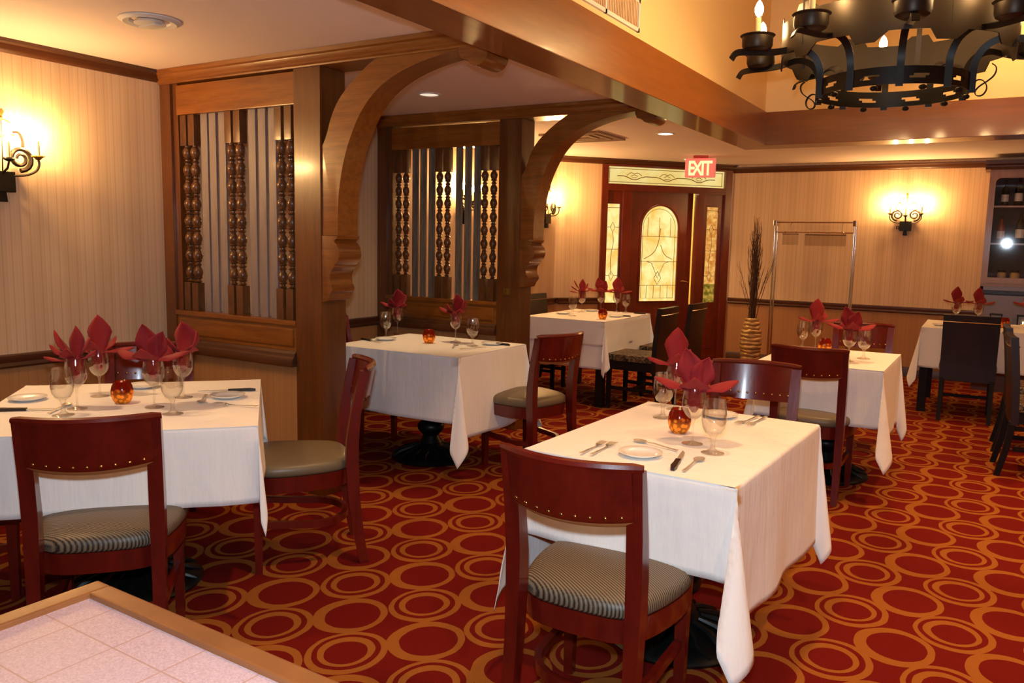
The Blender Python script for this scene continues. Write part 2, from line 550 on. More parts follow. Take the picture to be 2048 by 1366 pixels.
mould('baseboard_left', (0, YF, 0), (0, 8.42, 0), base, M['trim'], 0, 1)
mould('baseboard_entrance', A, A+dA*.52, base, M['trim'], 0, 1)
mould('baseboard_back', (1.55, YB, 0), (4.3, YB, 0), base, M['trim'], 0, 1)

# air return grille on the upper wall
g = thing('air_grille', 'white air return grille set in the yellow wall above the long beam', 'vent', (2.665, 3.75, 2.575))
bm = NB()
for (a, b, c, d) in ((-.72, .52, 0, .02), (-.72, .52, .15, .17), (-.72, -.70, 0, .17), (.50, .52, 0, .17), (.08, .10, 0, .17), (-.32, -.30, 0, .17)):
    box(bm, 0, .014, a, b, c, d)
obj('frame', bm, M['white'], g, smooth=False)
bm = NB(); box(bm, 0, .004, -.7, .5, .02, .15)
obj('backing', bm, plain('grille_shade', srgb(170, 120, 80), .8), g, smooth=False)
bm = NB()
for i in range(58):
    y = -.69+i*.0205
    if abs(y-.09) < .012 or abs(y+.31) < .012: continue
    box(bm, .004, .012, y, y+.011, .02, .15)
obj('louver', bm, plain('grille_louver', srgb(214, 176, 134), .6), g, smooth=False)

# ------------------------------------------------------------------ lattice screens with posts and arched braces
def spindle_bm(x, y, z0, zb, zt, z1, w):
    bm = NB()
    box(bm, x-w/2, x+w/2, y-w/2, y+w/2, z0, zb, bev=.003)
    box(bm, x-w/2, x+w/2, y-w/2, y+w/2, zt, z1, bev=.003)
    n = 8; p = (zt-zb)/n; r = w/2
    prof = [(r*.55, 0)]
    for i in range(n):
        b = i*p
        for f, q in ((.03, .62), (.07, .9), (.11, .62), (.15, .5), (.22, .5), (.26, .8), (.30, .92), (.34, .7), (.40, .82), (.5, .98), (.62, 1.06), (.74, .98), (.86, .78), (.93, .56), (.97, .56)):
            prof.append((r*q, b+f*p))
    prof.append((r*.55, zt-zb))
    lathe(bm, prof, 12, (x, y, zb))
    return bm

def screen(name, y, xp, w_post, label, slatm, zt=2.146, zs=.972, front=True):
    """lattice screen from the left wall (x=0) to its post (x=xp)"""
    s = thing(name, label, 'screen', (0, y, 0))
    D = .12; yc = .05
    k = xp/1.132
    bm = NB(); box(bm, .004, .10, 0, D+.03, 0, CH-.07, bev=.004); box(bm, .10, .145, .02, D+.01, .95, CH-.07, bev=.003)
    obj('stile', bm, M['oak_v'], s, smooth=False)
    bm = NB(); box(bm, .146, xp, .008, D, zt, 2.318, bev=.005)
    obj('header_board', bm, M['oak_h'], s, smooth=False)
    bm = NB()
    prof = [(-.045, CH-.002), (.2, CH-.002), (.2, 2.33), (-.004, 2.33), (-.006, 2.338), (-.014, 2.345), (-.014, 2.356), (-.024, 2.366), (-.03, 2.38), (-.04, 2.388)]
    prism(bm, prof, .004, 2.438, axis='x')
    obj('cornice', bm, M['oak_h'], s, angle=25)
    bm = NB(); box(bm, .10, xp, -.004, D+.01, .945, zs, bev=.004)
    obj('sill', bm, M['oak_h'], s, smooth=False)
    bm = NB(); box(bm, .10, xp, .012, D, .80, .944, bev=.002); box(bm, .13, xp-.03, .004, .02, .825, .925, bev=.006)
    obj('lower_board', bm, M['oak_h'], s, smooth=False)
    bm = NB()
    prism(bm, [(-.03, .716), (.02, .716), (.02, .80), (.002, .80), (-.012, .786), (-.016, .77), (-.026, .762), (-.032, .74)], .10, xp, axis='x')
    obj('base_moulding', bm, M['trim'], s, angle=25)
    bm = NB(); box(bm, .10, xp, .02, D-.01, 0, .72)
    obj('dado_panel', bm, M['wt_x'], s, smooth=False)
    bm = NB(); box(bm, .10, xp, .008, .02, 0, .11)
    obj('skirting', bm, M['trim'], s, smooth=False)
    for c in (.183, .255, .578, .652, .985, 1.062):
        obj('spindle', spindle_bm(c*k, yc, zs, 1.145, 1.965, zt, .055), M['spindle'], s, angle=35)
    for i, c in enumerate((.347, .422, .505, .757, .838, .92)):
        bm = NB(); box(bm, -.029, .029, -.0075, .0075, zs, zt, bev=.002)
        o = obj('slat', bm, slatm, s, smooth=False)
        o.location = (c*k, yc, 0)
    return s

def post_brace(y, x0, x1, lab_post, lab_brace):
    """square post, its carved corbel and the arched brace that reaches the long beam"""
    p = thing('wooden_post', lab_post, 'post', (x0, y, 0))
    w = x1-x0; D = .19
    bm = NB(); box(bm, 0, w, 0, D, 0, 2.329, bev=.004)
    obj('shaft', bm, M['oak_v'], p, smooth=False)
    # corbel (outline in x,z measured from the post face)
    pts = [(0, 1.088), (.040, 1.098), (.046, 1.115), (.052, 1.135), (.072, 1.148), (.076, 1.168), (.066, 1.18)]
    pts += [(.078-.026*math.cos(a), 1.222+.044*math.sin(a)) for a in [R(v) for v in (-60, -30, 0, 30, 60)]]
    pts += [(.078, 1.270), (.086, 1.280)]
    pts += [(.054+.072*math.cos(R(v)), 1.352+.072*math.sin(R(v))) for v in (-65, -50, -30, -10, 10, 30, 50, 65)]
    pts += [(.09, 1.424), (.108, 1.430), (.112, 1.446), (0, 1.446)]
    bm = NB(); prism(bm, [(w+a, b) for a, b in pts], .004, D-.012, axis='y', bev=.003)
    cb = obj('corbel', bm, M['oak'], p, angle=32)
    bm = NB()
    lathe(bm, [(.064, 0), (.064, -.006), (.05, -.008), (.046, -.004), (.03, -.004), (.026, -.009), (0.002, -.011)], 24,
          M=Matrix.Translation((w+.058, .004, 1.352)) @ Matrix.Rotation(R(-90), 4, 'X') @ Matrix.Diagonal((1, 1, -1, 1)))
    obj('scroll_disc', bm, M['oak'], cb, angle=30)
    b = thing('arched_brace', lab_brace, 'brace', (x1, y, 1.447))
    inner = smoothpts([(.112, 0), (.112, .10), (.118, .22), (.15, .38), (.205, .52), (.285, .65), (.39, .745), (.52, .805), (.66, .845), (.80, .868), (.93, .882)], 2)
    outer = smoothpts([(.93, .938), (.60, .938), (.53, .925), (.40, .90), (.30, .845), (.20, .775), (.12, .70), (.07, .62), (.035, .52), (.006, .47)], 1)
    bm = NB(); prism(bm, [(0, 0)] + inner + outer + [(0, .47)], .008, .165, axis='y', bev=.004)
    obj('arch', bm, M['oak_h'], b, angle=30)
    sc = [(.885, .936), (.885, .86), (.90, .83)] + [(.985+.062*math.cos(R(v)), .856+.062*math.sin(R(v))) for v in range(205, 376, 15)]
    sc += [(1.05, .884), (1.062, .893), (1.08, .892), (1.095, .886), (1.108, .892), (1.111, .908), (1.111, .936)]
    bm = NB(); prism(bm, sc, -.004, .18, axis='y', bev=.003)
    se = obj('scroll_end', bm, M['oak'], b, angle=28)
    bm = NB()
    lathe(bm, [(.058, 0), (.058, -.007), (.046, -.009), (.042, -.004), (.026, -.004), (.022, -.009), (.002, -.010)], 24,
          M=Matrix.Translation((.982, -.004, .856)) @ Matrix.Rotation(R(-90), 4, 'X') @ Matrix.Diagonal((1, 1, -1, 1)))
    obj('scroll_disc', bm, M['oak'], se, angle=30)
    return p, b

screen('lattice_screen', Y1, 1.131, .196, 'nearer spindle and grey slat screen beside the left corner table', M['slat'])
post_brace(Y1, 1.132, 1.328, 'nearer square oak post with carved corbel, left of the centre', 'nearer curved oak brace arching up to the long beam')
screen('lattice_screen', Y2, 1.182, .191, 'farther spindle screen with a lit wall lamp glowing through its slats', M['slat_old'])
post_brace(Y2, 1.183, 1.374, 'farther square oak post with a small brass plate on it', 'farther curved oak brace, in front of the entrance door')
pl = thing('switch_plate', 'small brass switch plate on the farther oak post', 'switch', (1.272, Y2-.0005, 1.055))
bm = NB(); box(bm, -.03, .03, -.006, 0, -.025, .025, bev=.002); obj('plate', bm, M['brass'], pl, smooth=False)
bm = NB(); box(bm, -.006, .006, -.014, -.006, -.012, .012, bev=.001); obj('toggle', bm, M['nail'], pl, smooth=False)

# ------------------------------------------------------------------ entrance door set (local frame of the angled wall)
d = bpy.data.objects.new('door_1', None); link(d); d.matrix_world = WA; d['kind'] = 'structure'
def dobj(name, bm, m, parent=d, **k): return obj(name, bm, m, parent, **k)
bm = NB()
box(bm, .521, .60, -.02, .10, 0, 2.345, bev=.004); box(bm, 2.17, 2.262, -.02, .10, 0, 2.345, bev=.004)
box(bm, .60, 2.17, -.02, .10, 2.325, 2.35, bev=.003); box(bm, .60, 2.17, -.02, .10, 2.07, 2.125, bev=.004); box(bm, .60, 2.17, -.02, .0, 2.045, 2.0699)
box(bm, .80, .918, -.012, .09, 0, 2.07, bev=.004); box(bm, 1.81, 1.90, -.012, .09, 0, 2.07, bev=.004)
dobj('door_frame', bm, M['doorw'], smooth=False)
bm = NB(); box(bm, .60, 2.17, .03, .045, 2.125, 2.325); tp = dobj('transom_pane', bm, M['lit2'], smooth=False)
# lead pattern of the transom
bm = NB()
def lead(bm, pts, r=.0035, y=.028):
    tube(bm, [(a, y, b) for a, b in pts], r, 5)
lead(bm, [(.62, 2.305), (2.15, 2.305)]); lead(bm, [(.62, 2.15), (2.15, 2.15)]); lead(bm, [(.63, 2.145), (.63, 2.31)]); lead(bm, [(2.14, 2.145), (2.14, 2.31)])
for cx in (.95, 1.385, 1.82):
    lead(bm, smoothpts([(cx-.22, 2.222), (cx-.12, 2.222), (cx, 2.172), (cx+.12, 2.222), (cx+.22, 2.222)], 1), .005)
    lead(bm, smoothpts([(cx-.1, 2.228), (cx-.05, 2.266), (cx, 2.25), (cx+.05, 2.266), (cx+.1, 2.228)], 1))
    lead(bm, [(cx-.045, 2.222), (cx, 2.24), (cx+.045, 2.222)]); lead(bm, [(cx-.035, 2.205), (cx+.035, 2.205)])
dobj('lead_came', bm, M['lead'], tp)
for s0, s1, g0, g1, mt in ((.60, .80, .612, .772, 'lit1'), (1.90, 2.17, 1.945, 2.108, 'lit3')):
    bm = NB()
    box(bm, s0, g0, .01, .06, 0, 2.07); box(bm, g1, s1, .01, .06, 0, 2.07); box(bm, g0, g1, .01, .06, 1.893, 2.07); box(bm, g0, g1, .01, .06, 0, .725)
    box(bm, g0+.01, g1-.01, 0, .011, .14, .52, bev=.008)
    sl = dobj('sidelight', bm, M['doorw'], smooth=False)
    bm = NB(); box(bm, g0, g1, .03, .042, .725 if mt == 'lit1' else .95, 1.893)
    pn = dobj('sidelight_pane', bm, M[mt], sl, smooth=False)
    if mt == 'lit3':
        bm = NB(); box(bm, g0, g1, .03, .042, .725, .95); dobj('green_pane', bm, M['lit3g'], sl, smooth=False)
    cx = (g0+g1)/2; bm = NB()
    lead(bm, [(g0, 1.85), (g1, 1.85)]); lead(bm, [(g0, 1.36), (g1, 1.36)]); lead(bm, [(g0, 1.62), (cx-.03, 1.62), (cx, 1.56), (cx+.03, 1.62), (g1, 1.62)])
    lead(bm, smoothpts([(cx, 1.56), (cx+.02, 1.45), (cx, 1.36), (cx-.02, 1.2), (cx, 1.05)], 1)); lead(bm, [(cx-.03, 1.62), (cx, 1.68), (cx+.03, 1.62)])
    lead(bm, [(g0, 1.05), (cx-.03, 1.05), (cx, 1.1), (cx+.03, 1.05), (g1, 1.05)]); lead(bm, [(cx-.03, 1.05), (cx, .98), (cx+.03, 1.05)])
    dobj('lead_came', bm, M['lead'], pn)
# the leaf, hinged on its left and standing slightly open
leaf = bpy.data.objects.new('door_leaf', None); link(leaf, d); leaf.location = (.92, .03, 0); leaf.rotation_euler = (0, 0, R(5))
lw = .872
gl, gr, gb, gs = .138, .675, .735, 1.625
gc, grad = (gl+gr)/2, (gr-gl)/2
arch_pts = [(gr, gb), (gr, gs)] + [(gc+grad*math.cos(R(a)), gs+grad*1.02*math.sin(R(a))) for a in range(8, 180, 8)] + [(gl, gs), (gl, gb)]
bm = NB()
def leaf_with_hole(bm, y0, y1, hole):
    """panel with an arched opening as a ring of quads"""
    out = []
    for a, b in hole:
        dx, dz = a-gc, b-1.35
        # radial projection onto the leaf rectangle
        t = min([v for v in ((lw-.002-gc)/dx if dx > 1e-6 else 9e9, (.002-gc)/dx if dx < -1e-6 else 9e9, (2.055-1.35)/dz if dz > 1e-6 else 9e9, (.02-1.35)/dz if dz < -1e-6 else 9e9) if v > 0])
        out.append((gc+dx*t, 1.35+dz*t))
    # insert the rectangle corners
    H = [bm.verts.new((a, y0, b)) for a, b in hole]; O = [bm.verts.new((a, y0, b)) for a, b in out]
    H2 = [bm.verts.new((a, y1, b)) for a, b in hole]; O2 = [bm.verts.new((a, y1, b)) for a, b in out]
    n = len(hole)
    cor = {(1, 1): (lw-.002, 2.055), (0, 1): (.002, 2.055), (0, 0): (.002, .02), (1, 0): (lw-.002, .02)}
    for i in range(n):
        j = (i+1) % n
        bm.faces.new((H[i], H[j], O[j], O[i])); bm.faces.new((H2[j], H2[i], O2[i], O2[j])); bm.faces.new((H[j], H[i], H2[i], H2[j]))
        a, b = out[i], out[j]
        if abs(a[0]-b[0]) > 1e-4 and abs(a[1]-b[1]) > 1e-4:
            cx = lw-.002 if max(a[0], b[0]) > lw-.01 else .002
            cz = 2.055 if max(a[1], b[1]) > 2.0 else .02
            for y, o, fl in ((y0, O, 0), (y1, O2, 1)):
                c = bm.verts.new((cx, y, cz))
                bm.faces.new((o[i], o[j], c))
    return bm
leaf_with_hole(bm, -.02, .02, arch_pts)
box(bm, .15, lw-.18, -.03, -.019, .14, .60, bev=.01)
obj('leaf_panel', bm, M['doorw'], leaf, smooth=False)
bm = NB()
tube(bm, [(a, -.022, b) for a, b in arch_pts], .014, 8, closed=True)
obj('glazing_bead', bm, M['doorw'], leaf)
bm = NB()
vs = [bm.verts.new((a, -.004, b)) for a, b in arch_pts]; bm.faces.new(vs)
vs2 = [bm.verts.new((a, .004, b)) for a, b in arch_pts]; bm.faces.new(vs2[::-1])
for i in range(len(vs)):
    j = (i+1) % len(vs); bm.faces.new((vs[j], vs[i], vs2[i], vs2[j]))
pane = obj('arched_pane', bm, M['lit1'], leaf, smooth=False)
bm = NB()
y = -.007
ia = [(gc+(grad-.04)*math.cos(R(a)), gs+(grad-.04)*math.sin(R(a))) for a in range(0, 181, 10)]
lead(bm, [(gr-.04, gb+.04)] + ia + [(gl+.04, gb+.04), (gr-.04, gb+.04)], .003, y)
for z in (1.52, 1.22, .93): lead(bm, [(gl, z), (gr, z)], .003, y)
for xx in (-.15, -.05, .05, .15): lead(bm, [(gc+xx, gb+.04), (gc+xx, .93)], .003, y)
for xx in (-.16, .0, .16): lead(bm, [(gc+xx, 1.52), (gc+xx, 1.75)], .003, y)
lead(bm, [(gc-.16, 1.22), (gc-.09, 1.2), (gc, 1.02), (gc+.09, 1.2), (gc+.16, 1.22)], .004, y)
lead(bm, smoothpts([(gc-.2, 1.25), (gc-.06, 1.32), (gc, 1.45), (gc+.02, 1.62)], 2), .005, y)
lead(bm, smoothpts([(gc+.2, 1.25), (gc+.08, 1.3), (gc+.03, 1.42)], 2), .004, y)
lead(bm, [(gc, 1.1), (gc+.05, 1.02), (gc, .94), (gc-.05, 1.02), (gc, 1.1)], .004, y)
obj('lead_came', bm, M['lead'], pane)
bm = NB()
lathe(bm, [(.028, 0), (.028, -.012), (.02, -.018), (.002, -.018)], 16, M=Matrix.Translation((lw-.06, -.02, 1.11)) @ Matrix.Rotation(R(-90), 4, 'X') @ Matrix.Diagonal((1, 1, -1, 1)))
obj('deadbolt', bm, M['nail'], leaf)
bm = NB()
lathe(bm, [(.026, 0), (.026, -.01), (.012, -.016), (.012, -.045)], 14, M=Matrix.Translation((lw-.06, -.02, .97)) @ Matrix.Rotation(R(-90), 4, 'X') @ Matrix.Diagonal((1, 1, -1, 1)))
tube(bm, [(lw-.055, -.06, .968), (lw-.09, -.066, .975), (lw-.14, -.066, .985), (lw-.17, -.062, .98)], [.010, .011, .010, .007], 8)
obj('lever_handle', bm, M['chrome'], leaf)
# lobby behind the door
bm = NB()
box(bm, -.6, 3.2, 2.2, 2.3, 0, 2.6); box(bm, -.7, -.6, .13, 2.3, 0, 2.6); box(bm, 3.2, 3.3, .13, 2.3, 0, 2.6)
box(bm, -.7, 3.3, .13, 2.3, -.1, 0); box(bm, -.7, 3.3, .13, 2.3, 2.6, 2.7)
struct('wall_lobby', wa(bm), plain('lobby_cream_paint', srgb(250, 226, 150), .8), smooth=False)

# ------------------------------------------------------------------ exit sign
ex = thing('exit_sign', 'illuminated EXIT sign with red housing hanging above the entrance door', 'sign', (1.50, 8.93, CH))
ex.rotation_euler = (0, 0, R(16))
bm = NB(); box(bm, -.08, .08, -.03, .03, -.03, -.001, bev=.006); obj('canopy', bm, plain('red_sign_canopy', srgb(200, 70, 60), .5), ex, smooth=False)
redm = NT('glowing_red_sign_case'); redm.set(color=srgb(230, 120, 104), rough=.4, emis=(1, .22, .16, 1), emstr=.55)
bm = NB(); box(bm, -.165, .165, -.04, .04, -.235, -.03, bev=.012)
case = obj('sign_case', bm, redm.m, ex, smooth=False)
def text_mesh(s, size, depth):
    cu = bpy.data.curves.new('t', 'FONT'); cu.body = s; cu.size = size; cu.extrude = depth; cu.align_x = 'CENTER'; cu.offset = .004
    o = bpy.data.objects.new('t', cu); COL.objects.link(o)
    dg = bpy.context.evaluated_depsgraph_get(); me = bpy.data.meshes.new_from_object(o.evaluated_get(dg))
    bpy.data.objects.remove(o); bpy.data.curves.remove(cu)
    return me
lm = emit('lit_yellow_letters', (1, .78, .30, 1), 1.6)
for ch, cx in (('E', -.095), ('X', -.032), ('I', .026), ('T', .082)):
    me = text_mesh(ch, .215, .003); me.name = 'letter'; me.materials.append(lm)
    o = bpy.data.objects.new('letter', me); link(o, case)
    o.location = (cx, -.042, -.212); o.rotation_euler = (R(90), 0, 0); o.scale = (.72, 1.02, 1)

# ------------------------------------------------------------------ chairs
def bow(x, b=.062):
    return -b*(1-(x/.2)**2) if abs(x) < .2 else 0.0

def make_chair(label, loc, rotz, group):
    """mahogany side chair: faces +y, origin on the floor under the seat"""
    t = thing('dining_chair', label, 'chair', loc, rotz, group)
    for s in (-1, 1):
        bm = NB(); secs = []
        for z, y, x, wx, wy in ((0, -.245, .182, .034, .040), (.12, -.222, .182, .036, .044), (.30, -.200, .182, .04, .05), (.46, -.192, .182, .044, .056), (.56, -.194, .182, .046, .052),
                                (.68, -.208, .183, .046, .044), (.80, -.230, .185, .044, .036), (.868, -.243, .187, .042, .030)):
            secs.append(rect(s*x, y, z, wx, wy))
        obj('leg', loft(bm, secs), M['maho'], t, angle=50)
        bm = NB(); secs = []
        for z, w in ((0, .03), (.25, .036), (.41, .044), (.425, .044)):
            secs.append(rect(s*.19, .205-.0*z, z, w, w))
        obj('leg', loft(bm, secs), M['maho'], t, angle=50)
    # back panel between the posts, bowed backwards
    bm = NB(); nx, nz = 14, 5
    def P(i, j, th):
        x = -.182+.364*i/nx; z0 = .712-.012*(1-(x/.19)**2); z = z0+(.872-z0)*j/nz
        y = -.212-(z-.70)*.2+bow(x)
        return (x, y-th, z)
    F = [[bm.verts.new(P(i, j, -.010)) for j in range(nz+1)] for i in range(nx+1)]
    def PK(i, j):
        x, y, z = P(i, j, .012)
        return (x, y, z+(.016 if j == 0 else 0))
    K = [[bm.verts.new(PK(i, j)) for j in range(nz+1)] for i in range(nx+1)]
    for i in range(nx):
        for j in range(nz):
            bm.faces.new((F[i][j], F[i+1][j], F[i+1][j+1], F[i][j+1])); bm.faces.new((K[i+1][j], K[i][j], K[i][j+1], K[i+1][j+1]))
        f = bm.faces.new((F[i+1][0], F[i][0], K[i][0], K[i+1][0])); f.material_index = 1
        bm.faces.new((F[i][nz], F[i+1][nz], K[i+1][nz], K[i][nz]))
    for j in range(nz):
        bm.faces.new((F[0][j], F[0][j+1], K[0][j+1], K[0][j])); bm.faces.new((F[nx][j+1], F[nx][j], K[nx][j], K[nx][j+1]))
    bk = obj('backrest', bm, [M['maho'], M['maho_bottom']], t, angle=50)
    for i in range(9):
        x = -.155+.31*i/8; z = .743-.012*(1-(x/.19)**2); y = -.212-(z-.70)*.2+bow(x)
        for q in (-.0125,):
            bm = NB(); sphere(bm, (x, y+q, z), .0062, 1, .6, 1, 8, 6)
            o = obj('nail_head', bm, M['nail'], bk)
        bm = NB(); sphere(bm, (x, y+.0105, z), .0062, 1, .6, 1, 8, 6)
        obj('nail_head', bm, M['nail'], bk)
    bm = NB(); pts = []
    for i in range(17):
        x = -.208+.416*i/16
        pts.append((x, -.248+bow(x, .06) if abs(x) < .2 else -.248, .876))
    tube(bm, pts, [.010]+[.0145]*15+[.010], 8)
    obj('top_rail', bm, M['maho'], t)
    # apron
    bm = NB()
    o = seat_outline(.0, .0)
    inn = [(x*.88, y*.88) for x, y in o]
    ring0 = [bm.verts.new((x*.97, y*.97, .355)) for x, y in o]; ring1 = [bm.verts.new((x*.985, y*.985, .425)) for x, y in o]
    ri0 = [bm.verts.new((x, y, .355)) for x, y in inn]; ri1 = [bm.verts.new((x, y, .425)) for x, y in inn]
    n = len(o)
    for i in range(n):
        j = (i+1) % n
        for a, b in ((ring0, ring1), (ring1, ri1), (ri1, ri0), (ri0, ring0)):
            bm.faces.new((a[i], a[j], b[j], b[i]))
    obj('seat_frame', bm, M['maho'], t, angle=45)
    # cushion
    bm = NB(); rings = []
    for k, z in ((.97, .426), (1.0, .436), (1.005, .452), (.985, .466), (.93, .476), (.8, .483), (.55, .489), (.25, .492)):
        rings.append([bm.verts.new((x*k, y*k, z)) for x, y in o])
    for a, b in zip(rings, rings[1:]):
        for i in range(n):
            bm.faces.new((a[i], a[(i+1) % n], b[(i+1) % n], b[i]))
    bm.faces.new(rings[-1]); bm.faces.new(rings[0][::-1])
    obj('seat_cushion', bm, M['seat'], t, angle=80)
    # hoop stretcher
    bm = NB(); pts = [(.186, .19, .21), (.178, .08, .20)]
    pts += [(.175*math.cos(R(a)), -.03+.155*math.sin(R(a))*1.0, .192) for a in range(0, -181, -15)]
    pts += [(-.178, .08, .20), (-.186, .19, .21)]
    tube(bm, pts, 0, flat=(.022, .030))
    obj('stretcher', bm, M['maho'], t, angle=50)
    return t

def seat_outline(a, b):
    P = [(-.165, -.185), (0, -.2), (.165, -.185), (.215, -.06), (.24, .10), (.222, .2), (.12, .238), (0, .246), (-.12, .238), (-.222, .2), (-.24, .10), (-.215, -.06)]
    # closed chaikin
    for _ in range(2):
        Q = []
        for i in range(len(P)):
            x, y = P[i], P[(i+1) % len(P)]
            Q.append((x[0]*.75+y[0]*.25, x[1]*.75+y[1]*.25)); Q.append((x[0]*.25+y[0]*.75, x[1]*.25+y[1]*.75))
        P = Q
    return P

def rz(deg): return R(deg-90)     # facing direction in degrees -> rotation of a +y facing thing

GCH = 'mahogany chairs with nail-head backs'
chair0 = make_chair('mahogany chair with its back to us in front of the left corner table', (1.93, 1.597, 0), rz(136.6), GCH)
CH_LIST = [
    ('mahogany chair seen from the side, pulled out right of the left corner table', 1.83, 2.60, -131.0),
    ('mahogany chair on the far side of the left corner table, mostly behind its glasses', .975, 2.385, -45),
    ('mahogany chair of the left corner table cut off by the left edge of the photo', .97, 1.60, 47.6),
    ('mahogany chair in the front centre, its back to us and ribbed seat clearly visible', 3.525, 2.135, 91.5),
    ('mahogany chair facing us at the far end of the front white table', 3.515, 3.68, -85),
    ('mahogany chair with olive seat pulled out right of the table between the two screens', 1.95, 4.44, 166),
    ('mahogany chair behind the table between the two screens, only a leg showing', .60, 4.30, 3),
    ('mahogany chair, back to us, at the near end of the second table', 3.575, 4.985, 91),
    ('mahogany chair facing us at the far end of the second table', 3.63, 6.25, -87),
]
chairs = [chair0]
for lab, x, y, a in CH_LIST:
    chairs.append(dup(chair0, lab, (x, y, 0), rz(a), GCH))
for c in (chairs[1], chairs[5], chairs[6], chairs[7], chairs[8], chairs[9]):
    for k in kids(c):
        if k.name.startswith('seat_cushion'):
            me = k.data.copy(); k.data = me; me.materials.clear(); me.materials.append(M['seat_plain'])

def make_parsons(label, loc, rotz, group):
    """tall upholstered side chair, faces +y"""
    t = thing('upholstered_chair', label, 'chair', loc, rotz, group)
    bm = NB(); nx, nz = 8, 10
    def P(i, j, th):
        x = -.205+.41*i/nx; z = .34+.56*j/nz
        lean = -.205-.02*(z-.34)-.10*max(0, z-.45)**1.5
        return (x*(1+.04*(z-.34)), lean-.018*(1-(x/.205)**2)*(z-.3)-th, z)
    F = [[bm.verts.new(P(i, j, -.022)) for j in range(nz+1)] for i in range(nx+1)]
    K = [[bm.verts.new(P(i, j, .022)) for j in range(nz+1)] for i in range(nx+1)]
    for i in range(nx):
        for j in range(nz):
            bm.faces.new((F[i][j], F[i+1][j], F[i+1][j+1], F[i][j+1])); bm.faces.new((K[i+1][j], K[i][j], K[i][j+1], K[i+1][j+1]))
        bm.faces.new((F[i+1][0], F[i][0], K[i][0], K[i+1][0])); bm.faces.new((F[i][nz], F[i+1][nz], K[i+1][nz], K[i][nz]))
    for j in range(nz):
        bm.faces.new((F[0][j], F[0][j+1], K[0][j+1], K[0][j])); bm.faces.new((F[nx][j+1], F[nx][j], K[nx][j], K[nx][j+1]))
    obj('backrest', bm, M['leather'], t, angle=50)
    bm = NB()
    z = .842
    def yl(x, th): return -.205-.02*(z-.34)-.10*(z-.45)**1.5-.018*(1-(x/.205)**2)*(z-.3)-th
    tube(bm, [(-.214+.428*i/8, yl(-.205+.41*i/8, .0245), z) for i in range(9)], .0034, 6)
    tube(bm, [(-.214+.428*i/8, yl(-.205+.41*i/8, -.0245), z) for i in range(9)], .0034, 6)
    obj('metal_piping', bm, M['chrome'], t)
    bm = NB(); box(bm, -.215, .215, -.19, .235, .425, .485, bev=.02); obj('seat_cushion', bm, M['pattern'], t, smooth=True, angle=60)
    bm = NB(); box(bm, -.205, .205, -.19, .225, .35, .424, bev=.004); obj('seat_frame', bm, M['blackwood'], t, smooth=False)
    for s in (-1, 1):
        bm = NB(); loft(bm, [rect(s*.185, -.275, 0, .03, .034), rect(s*.185, -.235, .18, .034, .038), rect(s*.185, -.212, .36, .036, .04)]); obj('leg', bm, M['blackwood'], t, angle=50)
        bm = NB(); loft(bm, [rect(s*.185, .205, 0, .03, .03), rect(s*.185, .205, .36, .038, .038)]); obj('leg', bm, M['blackwood'], t, angle=50)
    bm = NB(); box(bm, -.17, .17, -.01, .01, .17, .195)
    for s in (-1, 1): box(bm, s*.185-.009, s*.185+.009, -.20, .205, .17, .2)
    obj('stretcher', bm, M['blackwood'], t, smooth=False)
    return t
GPC = 'tall dark upholstered chairs'
par0 = make_parsons('dark tall-backed chair with patterned seat, nearer of two right of the door-side table', (1.80, 6.64, 0), rz(180), GPC)
PAR = [
    ('dark tall-backed chair, farther of two right of the door-side table, against the entrance door', 1.83, 7.33, 180),
    ('dark tall-backed chair just right of the farther oak post, left of the door-side table', .60, 6.70, 0),
    ('dark tall-backed chair left of the door-side table, farther of the two there', .60, 7.30, 0),
    ('dark tall-backed chair with its back to us at the far right table', 4.27, 7.98, 92),
    ('dark tall-backed chair cut off by the right edge of the photo, nearer of two', 4.80, 6.22, 4),
    ('dark tall-backed chair cut off by the right edge of the photo, farther of two', 4.78, 6.92, 2),
]
for lab, x, y, a in PAR:
    dup(par0, lab, (x, y, 0), rz(a), GPC)

